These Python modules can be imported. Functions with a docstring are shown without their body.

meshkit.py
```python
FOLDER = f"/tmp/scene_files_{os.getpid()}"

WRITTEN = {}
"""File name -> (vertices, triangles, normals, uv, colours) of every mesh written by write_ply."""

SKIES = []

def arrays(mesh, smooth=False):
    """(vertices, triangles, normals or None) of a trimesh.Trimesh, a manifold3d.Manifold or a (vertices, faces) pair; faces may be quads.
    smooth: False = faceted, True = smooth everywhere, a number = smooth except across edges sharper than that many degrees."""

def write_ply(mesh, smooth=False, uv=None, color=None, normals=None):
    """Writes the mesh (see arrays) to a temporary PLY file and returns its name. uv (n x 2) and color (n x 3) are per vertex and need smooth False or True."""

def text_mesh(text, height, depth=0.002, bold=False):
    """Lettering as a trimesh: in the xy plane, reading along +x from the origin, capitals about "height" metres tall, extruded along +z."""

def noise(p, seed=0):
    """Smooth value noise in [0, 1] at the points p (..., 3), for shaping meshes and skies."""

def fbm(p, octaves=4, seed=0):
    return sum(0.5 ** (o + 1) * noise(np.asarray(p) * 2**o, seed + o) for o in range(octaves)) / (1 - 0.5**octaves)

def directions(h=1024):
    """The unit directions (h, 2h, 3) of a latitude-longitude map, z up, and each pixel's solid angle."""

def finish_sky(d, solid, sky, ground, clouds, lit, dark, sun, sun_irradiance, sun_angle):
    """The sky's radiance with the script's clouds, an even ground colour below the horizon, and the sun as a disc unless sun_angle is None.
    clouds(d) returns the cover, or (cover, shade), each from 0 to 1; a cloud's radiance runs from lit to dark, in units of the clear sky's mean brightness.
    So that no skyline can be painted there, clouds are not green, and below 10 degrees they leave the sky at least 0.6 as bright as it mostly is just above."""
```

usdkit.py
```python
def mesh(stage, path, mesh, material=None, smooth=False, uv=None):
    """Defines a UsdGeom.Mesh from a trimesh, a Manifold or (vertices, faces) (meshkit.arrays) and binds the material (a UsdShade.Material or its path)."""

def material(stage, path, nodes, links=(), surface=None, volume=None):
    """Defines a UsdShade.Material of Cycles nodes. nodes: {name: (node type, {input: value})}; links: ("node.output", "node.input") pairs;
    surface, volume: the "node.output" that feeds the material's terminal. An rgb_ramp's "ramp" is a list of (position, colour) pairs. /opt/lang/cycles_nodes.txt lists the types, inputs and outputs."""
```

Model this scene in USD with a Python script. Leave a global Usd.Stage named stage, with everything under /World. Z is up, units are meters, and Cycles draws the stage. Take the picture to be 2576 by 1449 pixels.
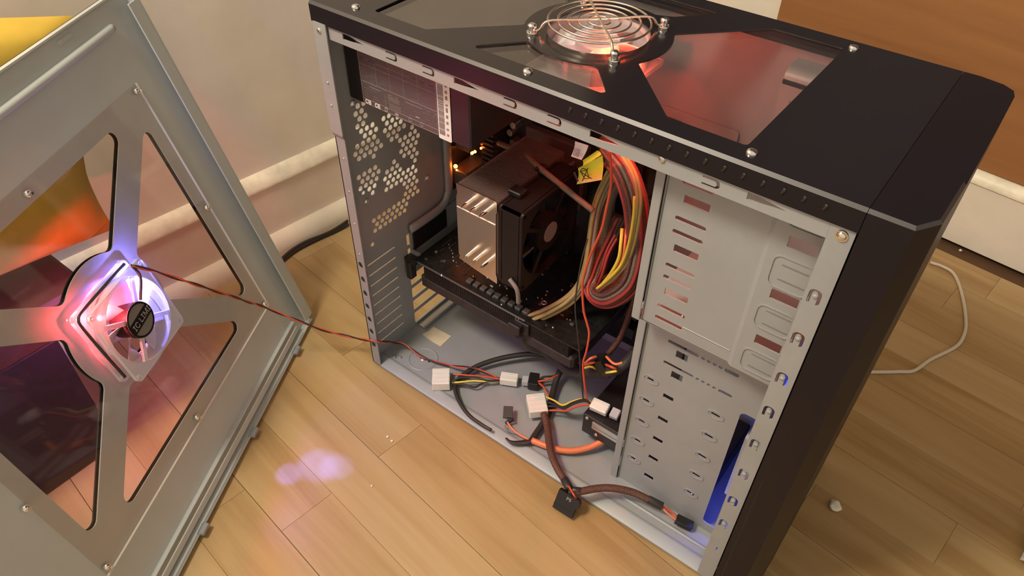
import math, random
import numpy as np
import trimesh
import shapely.geometry as sg
from shapely import affinity
from shapely.ops import unary_union
import meshkit, usdkit
from pxr import Usd, UsdGeom, UsdLux, UsdShade, Gf, Sdf

random.seed(7)
rng = np.random.default_rng(7)
stage = Usd.Stage.CreateInMemory()
UsdGeom.SetStageUpAxis(stage, UsdGeom.Tokens.z)
UsdGeom.SetStageMetersPerUnit(stage, 1.0)
UsdGeom.Xform.Define(stage, '/World')
UsdGeom.Scope.Define(stage, '/World/Looks')

# ---------------------------------------------------------------- camera, light, exposure
EYE = np.array([0.4827, -0.3741, 0.6715])
YAW, PITCH, ROLL, FPX = -0.6404, 0.7474, 0.0188, 1872.47
cy, sy, cp, sp = math.cos(YAW), math.sin(YAW), math.cos(PITCH), math.sin(PITCH)
fwd = np.array([sy * cp, cy * cp, -sp]); r0 = np.array([cy, -sy, 0.0]); u0 = np.cross(r0, fwd)
rt = math.cos(ROLL) * r0 + math.sin(ROLL) * u0
up = -math.sin(ROLL) * r0 + math.cos(ROLL) * u0
cam = UsdGeom.Camera.Define(stage, '/World/camera')
cam.AddTransformOp().Set(Gf.Matrix4d(*rt, 0, *up, 0, *(-fwd), 0, *EYE, 1))
cam.CreateHorizontalApertureAttr(36.0)
cam.CreateFocalLengthAttr(36.0 * FPX / 2576.0)
cam.CreateClippingRangeAttr(Gf.Vec2f(0.02, 100))
cam.CreateExposureAttr(0.0)

dome = UsdLux.DomeLight.Define(stage, '/World/room_ambience')
dome.CreateColorAttr(Gf.Vec3f(1.0, 0.87, 0.72)); dome.CreateIntensityAttr(0.22)
lamp = UsdLux.SphereLight.Define(stage, '/World/ceiling_lamp')
lamp.CreateRadiusAttr(0.13); lamp.CreateColorAttr(Gf.Vec3f(1.0, 0.87, 0.70)); lamp.CreateIntensityAttr(82)
lamp.AddTranslateOp().Set(Gf.Vec3d(-0.12, -0.62, 1.36))

# ---------------------------------------------------------------- materials
def lin(r, g, b):
    f = lambda c: (c / 255) / 12.92 if c / 255 <= 0.04045 else ((c / 255 + 0.055) / 1.055) ** 2.4
    return (f(r), f(g), f(b))
M = {}
def mat(name, color, rough=0.5, metal=0.0, spec=0.5, var=0.0, vscale=30.0, bump=0.0, bscale=200.0, stretch=None, detail=3.0, extra=None):
    n = {'p': ('principled_bsdf', dict(base_color=color, roughness=rough, metallic=metal, specular_ior_level=spec, **(extra or {}))), 'tc': ('texture_coordinate', {})}
    l = []
    src = 'tc.object'
    if stretch:
        n['mp'] = ('mapping', {'scale': stretch}); l.append(('tc.object', 'mp.vector')); src = 'mp.vector'
    if var:
        n['n'] = ('noise_texture', {'scale': vscale, 'detail': detail, 'roughness': 0.6})
        n['r'] = ('rgb_ramp', {'ramp': [(0.3, tuple(c * (1 - var) for c in color)), (0.7, tuple(min(1, c * (1 + var)) for c in color))]})
        l += [(src, 'n.vector'), ('n.fac', 'r.fac'), ('r.color', 'p.base_color')]
    if bump:
        n['bn'] = ('noise_texture', {'scale': bscale, 'detail': 2.0}); n['b'] = ('bump', {'strength': bump, 'distance': 0.001})
        l += [(src, 'bn.vector'), ('bn.fac', 'b.height'), ('b.normal', 'p.normal')]
    M[name] = usdkit.material(stage, '/World/Looks/' + name, n, l, surface='p.BSDF')
def glow(name, color, strength):
    M[name] = usdkit.material(stage, '/World/Looks/' + name, {'e': ('emission', {'color': color, 'strength': strength})}, [], surface='e.emission')
def pane(name, tint, gloss=0.02, base=0.03, edge=0.45, haze=None):
    n = {'t': ('transparent_bsdf', {'color': tint}), 'g': ('glossy_bsdf', {'color': (1, 1, 1), 'roughness': gloss}), 'f': ('layer_weight', {'blend': 0.5}),
         'pw': ('math', {'math_type': 'power', 'value2': 3.5}), 'ma': ('math', {'math_type': 'multiply_add', 'value2': edge, 'value3': base}), 'm': ('mix_closure', {})}
    l = [('f.facing', 'pw.value1'), ('pw.value', 'ma.value1'), ('ma.value', 'm.fac'), ('t.BSDF', 'm.closure1'), ('g.BSDF', 'm.closure2')]
    M[name] = usdkit.material(stage, '/World/Looks/' + name, n, l, surface='m.closure')

def wood(name, dark, mid, light, rough):
    n = {'tc': ('texture_coordinate', {}), 'oi': ('object_info', {}),
         'mul': ('vector_math', {'math_type': 'multiply_add', 'vector2': (1, 1, 1)}), 'cx': ('combine_xyz', {}), 'k': ('math', {'math_type': 'multiply', 'value2': 37.0}),
         'mp': ('mapping', {'scale': (2.2, 30.0, 30.0)}), 'n': ('noise_texture', {'scale': 1.0, 'detail': 5.0, 'roughness': 0.55, 'distortion': 0.7}),
         'mp2': ('mapping', {'scale': (6.0, 260.0, 260.0)}), 'n2': ('noise_texture', {'scale': 1.0, 'detail': 2.0}),
         'r': ('rgb_ramp', {'ramp': [(0.28, dark), (0.5, mid), (0.75, light)]}),
         'add': ('math', {'math_type': 'multiply_add', 'value2': 0.22, 'value3': -0.11}), 'sum': ('math', {'math_type': 'add'}),
         'g2': ('math', {'math_type': 'multiply_add', 'value2': 0.12, 'value3': -0.06}), 'sum2': ('math', {'math_type': 'add'}),
         'b': ('bump', {'strength': 0.08, 'distance': 0.0006}),
         'p': ('principled_bsdf', {'roughness': rough, 'specular_ior_level': 0.4})}
    l = [('oi.random', 'k.value1'), ('k.value', 'cx.x'), ('k.value', 'cx.y'), ('tc.object', 'mul.vector1'), ('cx.vector', 'mul.vector3'),
         ('mul.vector', 'mp.vector'), ('mp.vector', 'n.vector'), ('mul.vector', 'mp2.vector'), ('mp2.vector', 'n2.vector'),
         ('oi.random', 'add.value1'), ('n.fac', 'sum.value1'), ('add.value', 'sum.value2'), ('n2.fac', 'g2.value1'), ('sum.value', 'sum2.value1'), ('g2.value', 'sum2.value2'),
         ('sum2.value', 'r.fac'), ('r.color', 'p.base_color'), ('n2.fac', 'b.height'), ('b.normal', 'p.normal')]
    M[name] = usdkit.material(stage, '/World/Looks/' + name, n, l, surface='p.BSDF')

wood('floor_wood', (0.33, 0.20, 0.078), (0.42, 0.28, 0.122), (0.47, 0.335, 0.165), 0.38)
wood('panel_wood', (0.23, 0.098, 0.034), (0.29, 0.127, 0.044), (0.34, 0.152, 0.054), 0.65)
mat('dark_panel', (0.022, 0.016, 0.020), 0.6)
mat('wire_dark_red', (0.30, 0.035, 0.028), 0.45)
mat('floor_gap', (0.10, 0.05, 0.02), 0.8)
mat('wall_paint', (0.83, 0.77, 0.66), 0.55, var=0.07, vscale=9, bump=0.5, bscale=14, detail=4)
mat('trim_paint', (0.82, 0.74, 0.635), 0.38, var=0.06, vscale=14, bump=0.15, bscale=40)
mat('trim_edge', (0.80, 0.73, 0.57), 0.35, var=0.16, vscale=40, bump=0.2, bscale=60)
mat('shoe_paint', (0.76, 0.69, 0.55), 0.4, var=0.06, vscale=20)
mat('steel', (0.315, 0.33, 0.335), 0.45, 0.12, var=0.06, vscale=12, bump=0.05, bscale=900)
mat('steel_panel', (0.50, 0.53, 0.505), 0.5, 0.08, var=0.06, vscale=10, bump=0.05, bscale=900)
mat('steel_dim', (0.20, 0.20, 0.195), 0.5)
mat('steel_bright', (0.55, 0.55, 0.54), 0.3, 0.8)
mat('rivet', (0.75, 0.74, 0.72), 0.22, 1.0)
mat('screw', (0.85, 0.82, 0.76), 0.16, 1.0)
mat('chrome', (0.80, 0.74, 0.60), 0.2, 1.0)
mat('black_paint', (0.0085, 0.0062, 0.0085), 0.17, 0, 1.0)
mat('black_matte', (0.010, 0.0075, 0.0105), 0.4, 0, 0.25)
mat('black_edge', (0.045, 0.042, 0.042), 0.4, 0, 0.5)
mat('black_plastic', (0.014, 0.012, 0.012), 0.4, 0, 0.5)
mat('dark_dust', (0.03, 0.024, 0.022), 0.55, 0, 0.4, var=0.3, vscale=60)
mat('psu_black', (0.013, 0.009, 0.011), 0.5)
mat('label_dark', (0.085, 0.073, 0.072), 0.4)
mat('label_print', (0.30, 0.27, 0.27), 0.5)
mat('label_grey', (0.12, 0.105, 0.10), 0.5)
mat('label_white', (0.74, 0.70, 0.72), 0.5)
mat('ink', (0.02, 0.018, 0.018), 0.5)
mat('barcode_ink', (0.22, 0.19, 0.20), 0.5)
mat('yellow_label', (0.62, 0.72, 0.05), 0.3)
mat('tape', (0.66, 0.58, 0.42), 0.7, var=0.08, vscale=60)
mat('white_nylon', (0.78, 0.74, 0.66), 0.45, extra={'subsurface_weight': 0.1, 'subsurface_scale': 0.002})
mat('clear_nylon', (0.72, 0.72, 0.74), 0.25, extra={'transmission_weight': 0.4})
mat('wire_red', (0.62, 0.085, 0.04), 0.4)
mat('wire_orange', (0.72, 0.20, 0.085), 0.42)
mat('wire_yellow', (0.75, 0.58, 0.07), 0.4)
mat('wire_olive', (0.34, 0.27, 0.10), 0.5, var=0.35, vscale=25, stretch=(1, 1, 1))
mat('wire_black', (0.028, 0.023, 0.02), 0.42)
mat('wire_grey', (0.22, 0.20, 0.18), 0.5)
mat('wire_white', (0.62, 0.55, 0.45), 0.5)
mat('sleeve_brown', (0.10, 0.038, 0.022), 0.55, var=0.5, vscale=700, bump=0.4, bscale=1200)
mat('sleeve_red', (0.12, 0.055, 0.042), 0.6, var=0.45, vscale=800, bump=0.4, bscale=1200)
mat('sleeve_grey', (0.17, 0.135, 0.10), 0.5, var=0.3, vscale=700)
mat('pcb_black', (0.012, 0.013, 0.012), 0.3, var=0.5, vscale=150)
mat('pcb_green', (0.055, 0.085, 0.035), 0.35, var=0.4, vscale=120)
mat('chip', (0.02, 0.02, 0.02), 0.35)
mat('chip_grey', (0.075, 0.07, 0.064), 0.4)
mat('solder', (0.75, 0.74, 0.72), 0.25, 0.9)
mat('fin_metal', (0.30, 0.21, 0.185), 0.35, 0.6)
mat('plate_metal', (0.80, 0.70, 0.66), 0.24, 1.0, var=0.04, vscale=30)
mat('pipe_metal', (0.95, 0.88, 0.76), 0.14, 1.0)
mat('copper', (0.75, 0.30, 0.14), 0.25, 1.0)
mat('hub_grey', (0.20, 0.18, 0.165), 0.5)
mat('smoke_fan', (0.014, 0.010, 0.0095), 0.4, 0, 0.2)
mat('cloth_yellow', (0.66, 0.44, 0.055), 0.75, var=0.08, vscale=20)
mat('dark_box', (0.030, 0.017, 0.018), 0.6, var=0.25, vscale=12)
mat('brown_box', (0.085, 0.030, 0.016), 0.6, var=0.15, vscale=12)
mat('crumb', (0.78, 0.72, 0.58), 0.7)
mat('white_cloth', (0.55, 0.50, 0.45), 0.8, var=0.2, vscale=60)
mat('gloss_blade', (0.62, 0.60, 0.66), 0.2, extra={'transmission_weight': 0.5})
M['clear_plastic'] = usdkit.material(stage, '/World/Looks/clear_plastic',
    {'p': ('principled_bsdf', {'base_color': (0.93, 0.93, 0.96), 'roughness': 0.16, 'transmission_weight': 0.68, 'ior': 1.3, 'specular_ior_level': 0.5})}, [], surface='p.BSDF')
pane('acrylic_side', (0.965, 0.945, 0.93), 0.03, 0.025, 0.4)
pane('acrylic_top', (0.92, 0.90, 0.89), 0.03, 0.08, 0.9)
glow('led_red', (1.0, 0.07, 0.09), 2600)
glow('led_blue', (0.20, 0.18, 1.0), 5500)
glow('led_red_hot', (1.0, 0.085, 0.035), 1900)
glow('led_blue_deep', (0.05, 0.09, 1.0), 300)
glow('led_amber', (1.0, 0.17, 0.018), 34)

# ---------------------------------------------------------------- scene graph helpers
used, base_of = {}, {}
def numbered(path):
    n = used.get(path, 0); used[path] = n + 1
    return path if n == 0 else '%s_%03d' % (path, n)
def say(p, label=None, cat=None, group=None, kind=None):
    for k, v in (('label', label), ('category', cat), ('group', group), ('kind', kind)):
        if v: p.SetCustomDataByKey(k, v)
def thing(name, label, cat, base=(0, 0, 0), group=None, kind=None, rotz=None):
    path = numbered('/World/' + name)
    x = UsdGeom.Xform.Define(stage, path); x.AddTranslateOp().Set(Gf.Vec3d(*map(float, base)))
    if rotz is not None: x.AddRotateZOp().Set(float(rotz))
    say(x.GetPrim(), label, cat, group, kind); base_of[path] = np.array(base, float)
    return path
def cat(*ms):
    out = []
    for m in ms:
        out += list(cat(*m)) if isinstance(m, (list, tuple)) else [m]
    return out
def join(ms):
    ms = [m for m in cat(ms) if m is not None]
    return ms[0] if len(ms) == 1 else trimesh.util.concatenate(ms)
def part(parent, name, mesh, material, label=None, smooth=False, kind=None, local=False):
    """one Mesh under a thing or a part; the mesh is given in world space unless local"""
    m = join(mesh).copy(); top = '/'.join(parent.split('/')[:3])
    if not local: m.apply_translation(-base_of[top])
    path = numbered(parent + '/' + name)
    usdkit.mesh(stage, path, m, M[material], smooth=smooth)
    say(stage.GetPrimAtPath(path), label, None, None, kind)
    return path
def single(name, mesh, material, label, c, group=None, kind=None, smooth=False):
    m = join(mesh).copy(); b = (m.bounds[0] + m.bounds[1]) / 2; b[2] = m.bounds[0][2]
    m.apply_translation(-b); path = numbered('/World/' + name)
    p = usdkit.mesh(stage, path, m, M[material], smooth=smooth); p.AddTranslateOp().Set(Gf.Vec3d(*map(float, b)))
    say(p.GetPrim(), label, c, group, kind)
    return path

# ---------------------------------------------------------------- shape helpers
def box(x0, x1, y0, y1, z0, z1, ch=0.0):
    if ch <= 0:
        return trimesh.creation.box(bounds=[[x0, y0, z0], [x1, y1, z1]])
    c, h = np.array([(x0 + x1) / 2, (y0 + y1) / 2, (z0 + z1) / 2]), np.array([x1 - x0, y1 - y0, z1 - z0]) / 2
    pts = []
    for s in np.ndindex(2, 2, 2):
        s = np.array(s) * 2 - 1
        for k in range(3):
            d = np.full(3, ch); d[k] = 0
            pts.append(c + s * (h - d))
    return trimesh.convex.convex_hull(np.array(pts))
def xf(m, o, ex, ey, ez):
    T = np.eye(4); T[:3, 0], T[:3, 1], T[:3, 2], T[:3, 3] = ex, ey, ez, o
    m = m.copy(); m.apply_transform(T)
    return m
AX = {'xy': ((1, 0, 0), (0, 1, 0), (0, 0, 1)), 'xz': ((1, 0, 0), (0, 0, 1), (0, 1, 0)), 'yz': ((0, 1, 0), (0, 0, 1), (1, 0, 0))}
def plate(poly, t, plane='xy', at=0.0):
    ex, ey, ez = map(np.array, AX[plane]); ms = []
    for g in getattr(poly, 'geoms', [poly]):
        if g.is_empty or g.area < 1e-10: continue
        ms.append(xf(trimesh.creation.extrude_polygon(g, t, engine='earcut'), ez * at, ex, ey, ez))
    return join(ms)
def R(x0, y0, x1, y1, r=0.0, q=4):
    if r <= 0: return sg.box(x0, y0, x1, y1)
    return sg.box(x0 + r, y0 + r, x1 - r, y1 - r).buffer(r, quad_segs=q)
def C(x, y, r, q=8): return sg.Point(x, y).buffer(r, quad_segs=q)
def cut(p, holes): return p.difference(unary_union(holes)) if holes else p
def rnd(pts, r): return sg.Polygon(pts).buffer(-r).buffer(r, quad_segs=4)
def spline(pts, n=6):
    p = np.array(pts, float)
    if len(p) < 3: return p
    e = np.vstack([2 * p[0] - p[1], p, 2 * p[-1] - p[-2]]); out = []
    for i in range(1, len(e) - 2):
        a, b, c, d = e[i - 1], e[i], e[i + 1], e[i + 2]
        for t in np.arange(n) / n:
            out.append(0.5 * (2 * b + (c - a) * t + (2 * a - 5 * b + 4 * c - d) * t * t + (3 * b - a - 3 * c + d) * t ** 3))
    return np.vstack([out, p[-1]])
def tube(pts, r, sides=8, n=6, flat=1.0, raw=False):
    p = np.array(pts, float) if raw else spline(pts, n); N = len(p)
    t = np.gradient(p, axis=0); t /= np.linalg.norm(t, axis=1, keepdims=True) + 1e-12
    a = np.cross(t[0], [0, 0, 1.0] if abs(t[0][2]) < 0.9 else [1.0, 0, 0]); a /= np.linalg.norm(a)
    rr = np.broadcast_to(r, (N,)); ang = np.arange(sides) * 2 * np.pi / sides; V = []
    for i in range(N):
        a = a - t[i] * (a @ t[i]); a /= np.linalg.norm(a); b = np.cross(t[i], a)
        V.append(p[i] + rr[i] * (np.cos(ang)[:, None] * a + flat * np.sin(ang)[:, None] * b))
    V = np.vstack(V + [p[:1], p[-1:]]); F = []
    for i in range(N - 1):
        for j in range(sides):
            k = (j + 1) % sides; q = i * sides
            F += [[q + j, q + k, q + sides + k], [q + j, q + sides + k, q + sides + j]]
    for j in range(sides):
        k = (j + 1) % sides
        F += [[N * sides, k, j], [N * sides + 1, (N - 1) * sides + j, (N - 1) * sides + k]]
    m = trimesh.Trimesh(V, np.array(F), process=False)
    return m
def twist(pts, r, turns, phase, n=10):
    p = spline(pts, n); N = len(p); t = np.gradient(p, axis=0); t /= np.linalg.norm(t, axis=1, keepdims=True) + 1e-12
    s = np.concatenate([[0], np.cumsum(np.linalg.norm(np.diff(p, axis=0), axis=1))]); a = np.cross(t, [0, 0, 1.0]); a /= np.linalg.norm(a, axis=1, keepdims=True) + 1e-9
    b = np.cross(t, a); ph = phase + s / s[-1] * turns * 2 * np.pi
    return tube(p + r * (np.cos(ph)[:, None] * a + np.sin(ph)[:, None] * b), r * 0.98, 6, raw=True)
def lathe(prof, o, ax=(0, 0, 1), seg=20):
    m = trimesh.creation.revolve(np.array(prof), sections=seg)
    m.apply_transform(trimesh.geometry.align_vectors([0, 0, 1], np.array(ax, float))); m.apply_translation(o)
    return m
def dome(o, ax, r, h, seg=14):
    """a rivet or screw head"""
    return lathe([(0, -0.0006), (r, -0.0006), (r, h * 0.35), (r * 0.8, h * 0.8), (r * 0.4, h), (0, h)], o, ax, seg)
def cyl(o, ax, r, h, seg=16): return lathe([(0, 0), (r, 0), (r, h), (0, h)], o, ax, seg)
def ringm(o, ax, R_, r, seg=40, sides=8):
    m = trimesh.creation.torus(R_, r, major_sections=seg, minor_sections=sides)
    m.apply_transform(trimesh.geometry.align_vectors([0, 0, 1], np.array(ax, float))); m.apply_translation(o)
    return m
def text(s, h, depth, o, ex, ey, bold=False):
    ex, ey = np.array(ex, float), np.array(ey, float)
    return xf(meshkit.text_mesh(s, h, depth, bold), o, ex, ey, np.cross(ex, ey))

# ================================================================ THE ROOM (axes turned 7 degrees from the computer)
ROT = -7.0
def room_box(a0, a1, b0, b1, z0, z1, ch=0.0): return box(a0, a1, b0, b1, z0, z1, ch)
def rp(a, b, z=0.0):
    t = math.radians(ROT); return np.array([a * math.cos(t) - b * math.sin(t), a * math.sin(t) + b * math.cos(t), z])
floor = thing('floor', 'honey coloured wooden strip floor', 'floor', (0, 0, 0), kind='structure', rotz=ROT)
PW, B0 = 0.0600, -0.0785 - 0.06 * 12
part(floor, 'underlay', box(-0.40, 1.7, -0.9, 0.80, -0.03, -0.0075), 'floor_gap', local=True)
for i in range(25):
    b = B0 + i * PW; a = -0.30 - rng.uniform(0.0, 0.5)
    ends = [0.109, 0.52, -0.25] if i == 12 else None
    while a < 1.55:
        L = rng.uniform(0.38, 0.75)
        a0, a1 = max(a, -0.30), a + L
        if i == 12 and a0 < 0.109 < a1: a1 = 0.109
        if a1 > -0.28:
            wide = 0.00035 if i % 2 == 0 else 0.0001
            part(floor, 'plank', box(a0 + 0.0001, a1 - 0.0001, b + wide, b + PW - 0.0001, -0.008, -0.00003 - rng.uniform(0, 0.00008), 0.0002), 'floor_wood', local=True)
        a = a1
wl = thing('wall_left', 'cream painted plaster wall', 'wall', (0, 0, 0), kind='structure', rotz=ROT)
part(wl, 'plaster', box(-0.36, -0.280, -2.2, 0.85, 0, 2.6), 'wall_paint', local=True)
wb = thing('wall_back', 'cream painted plaster wall', 'wall', (0, 0, 0), kind='structure', rotz=ROT)
part(wb, 'plaster', box(-0.36, 2.4, 0.745, 0.83, 0, 2.6), 'wall_paint', local=True)
part(wb, 'wood_panel', box(0.0540, 1.9, 0.736, 0.746, 0.1165, 0.56, 0.0008), 'panel_wood', label='dark brown wooden panelling', local=True)
part(wb, 'upper_panel', box(-0.2795, 1.9, 0.734, 0.746, 0.56, 2.3, 0.0008), 'dark_panel', label='blackish panelling above the brown part', local=True)
bl = thing('baseboard_left', 'cream painted baseboard', 'baseboard', (0, 0, 0), kind='structure', rotz=ROT)
part(bl, 'board', box(-0.285, -0.268, -1.6, 0.74, 0, 0.098, 0.001), 'trim_paint', local=True)
prof = sg.Polygon([(-0.281, 0.097), (-0.2655, 0.097), (-0.2655, 0.101), (-0.270, 0.109), (-0.276, 0.114), (-0.281, 0.116)])
m = trimesh.creation.extrude_polygon(prof, 2.34, engine='earcut'); m = xf(m, (0, -1.6, 0), (1, 0, 0), (0, 0, 1), (0, 1, 0))
part(bl, 'moulding', m, 'trim_edge', label='worn lighter moulding along the top', local=True, smooth=30)
bb = thing('baseboard_back', 'cream painted baseboard', 'baseboard', (0, 0, 0), kind='structure', rotz=ROT)
part(bb, 'board', box(-0.27, 2.3, 0.731, 0.75, 0, 0.099, 0.001), 'trim_paint', local=True)
prof = sg.Polygon([(0.746, 0.098), (0.7285, 0.098), (0.7285, 0.102), (0.733, 0.110), (0.740, 0.1155), (0.746, 0.117)])
m = trimesh.creation.extrude_polygon(prof, 2.57, engine='earcut'); m = xf(m, (-0.27, 0, 0), (0, 1, 0), (0, 0, 1), (1, 0, 0))
part(bb, 'moulding', m, 'trim_edge', local=True, smooth=30)
ang = np.linspace(0, np.pi / 2, 8)
prof = sg.Polygon([(-0.2685, 0)] + [(-0.2685 + 0.021 * math.cos(t), 0.024 * math.sin(t)) for t in ang])
m = trimesh.creation.extrude_polygon(prof, 2.2, engine='earcut'); m = xf(m, (0, -1.5, 0.0), (1, 0, 0), (0, 0, 1), (0, 1, 0))
ql = thing('trim_1', 'white quarter round moulding', 'trim', (0, 0, 0), kind='structure', rotz=ROT)
part(ql, 'quarter_round', m, 'shoe_paint', local=True, smooth=40)

# ================================================================ THE COMPUTER CASE
H1, H2, D, W = 0.4187, 0.4342, 0.441, 0.200
case = thing('computer_case', 'open black and grey tower computer case standing on the wooden floor', 'computer case', (0.22, 0.10, 0))
T = 0.0011
# --- rear panel
hexes = []
cy0, cz0 = 0.060, 0.262
for i in range(-14, 15):
    for j in range(-10, 11):
        y, z = cy0 + 0.0074 * (j + 0.5 * (i % 2)), cz0 + 0.0066 * i
        d = math.hypot(y - cy0, z - cz0); a = math.degrees(math.atan2(z - cz0, y - cy0)) % 360
        inside = 0.015 < d < 0.046 and ((a - 20) % 72) > 16
        extra = (0.075 < y < 0.100 and 0.19 < z < 0.235) or (0.026 < y < 0.040 and 0.300 < z < 0.330) or (0.030 < y < 0.080 and 0.180 < z < 0.197)
        if (inside or extra) and 0.017 < y < 0.108: hexes.append(sg.Point(y, z).buffer(0.0029, quad_segs=3))
slots = [R(0.0128, z, 0.0545, z + 0.0022, 0.001, 2) for z in np.arange(0.0250, 0.146, 0.01485)]
win = R(0.146, 0.170, 0.190, 0.332, 0.004)
open_ = [R(0.073, z, 0.168, z + 0.0150, 0.001) for z in np.arange(0.0125, 0.15, 0.0203)]
dots = [C(0.024, 0.333, 0.0022), C(0.108, 0.300, 0.0022), C(0.0215, 0.236, 0.002), C(0.0235, 0.224, 0.002), C(0.024, 0.168, 0.0026), C(0.112, 0.205, 0.002)]
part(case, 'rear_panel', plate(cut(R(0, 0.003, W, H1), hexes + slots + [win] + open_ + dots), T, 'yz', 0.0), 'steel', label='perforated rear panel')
for (y, z) in ((0.0215, 0.236), (0.0235, 0.224), (0.024, 0.333), (0.108, 0.300), (0.112, 0.205)):
    part(case, 'standoff', ringm((T + 0.0004, y, z), (1, 0, 0), 0.003, 0.0009, 16, 6), 'steel', smooth=True)
bead = spline([(0.006, 0.142, 0.345), (0.006, 0.142, 0.26), (0.006, 0.142, 0.185), (0.006, 0.140, 0.172), (0.006, 0.133, 0.162), (0.006, 0.118, 0.158), (0.006, 0.076, 0.1585)], 5)
part(case, 'frame_bead', tube(bead, 0.0055, 10, flat=0.7, raw=True), 'steel', smooth=True)
part(case, 'slot_cover', [box(T, 0.016, 0.075, 0.150, 0.0070, 0.0085), box(T, 0.003, 0.073, 0.160, 0.0070, 0.0125), box(0.0145, 0.016, 0.075, 0.150, 0.0085, 0.0125)], 'steel_bright', label='bright bottom slot cover')
# --- rear side flange with its step
fl = cut(R(0.0000, 0.0035, 0.0125, 0.3115, 0.001, 2), [affinity.scale(C(0.0060, z, 0.0034), 1, 1.25) for z in (0.158, 0.1375, 0.1173, 0.0979, 0.0775, 0.058, 0.0365)])
part(case, 'rear_flange', [plate(fl, T, 'xz', 0.0), plate(R(-0.001, 0.316, 0.0142, H1, 0.001, 2), T, 'xz', -0.0028),
     trimesh.convex.convex_hull(np.array([(x, y, z) for x in (-0.0005, 0.0125) for (y, z) in ((-0.0028, 0.3165), (-0.0017, 0.3165), (0.0, 0.3105), (0.0011, 0.3105))]))], 'steel')
part(case, 'flange_hole_backing', box(0.0015, 0.0105, 0.0035, 0.0041, 0.03, 0.166), 'steel')
for z in (0.4122, 0.3665, 0.345): part(case, 'rivet', dome((0.0062, -0.0028, z), (0, -1, 0), 0.0024 if z > 0.4 else 0.0011, 0.0013), 'rivet', smooth=40)
for z in (0.2893, 0.252, 0.213, 0.1736): part(case, 'rivet', dome((0.0072, 0.0, z), (0, -1, 0), 0.0011, 0.0009), 'rivet', smooth=40)
# --- top rail with hook cuts and wedge notches
def hook_u(x, z, w=0.0130, h=0.0068, t=0.0020):
    o = R(x - w / 2, z - h / 2, x + w / 2, z + h / 2, 0.0028); i = R(x - w / 2 - 0.001, z - h / 2 + t, x + w / 2 - t, z + h / 2 - t, 0.0016)
    return o.difference(i).difference(sg.box(x - w / 2 - 0.001, z - h, x - w / 2 + 0.0012, z + h))
def hook_n(x, z, w=0.0080, h=0.0130, t=0.0020):
    o = R(x - w / 2, z - h / 2, x + w / 2, z + h / 2, 0.0034); i = R(x - w / 2 + t, z - h / 2 - 0.002, x + w / 2 - t, z + h / 2 - t, 0.002)
    return o.difference(i).difference(sg.box(x - w, z - h / 2 - 0.001, x + w, z - h / 2 + 0.0015))
def wedge(x): return sg.Polygon([(x, 0.4108), (x, 0.4159), (x + 0.008, 0.4157), (x + 0.0245, 0.4128), (x + 0.010, 0.4112)])
hooks = [hook_u(x, 0.4122) for x in (0.0837, 0.1218, 0.1985, 0.2362, 0.3527)] + [wedge(x) for x in (0.0306, 0.1474, 0.2655, 0.3768)]
part(case, 'top_rail', [plate(cut(R(0.0142, 0.4060, 0.4265, H1 + 0.001), hooks), T, 'xz', 0.0), box(0.0142, 0.4265, 0.001, 0.007, 0.4058, 0.4068)], 'steel')
part(case, 'rivet', dome((0.3192, 0, 0.4155), (0, -1, 0), 0.0024, 0.0014), 'rivet', smooth=40)
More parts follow.
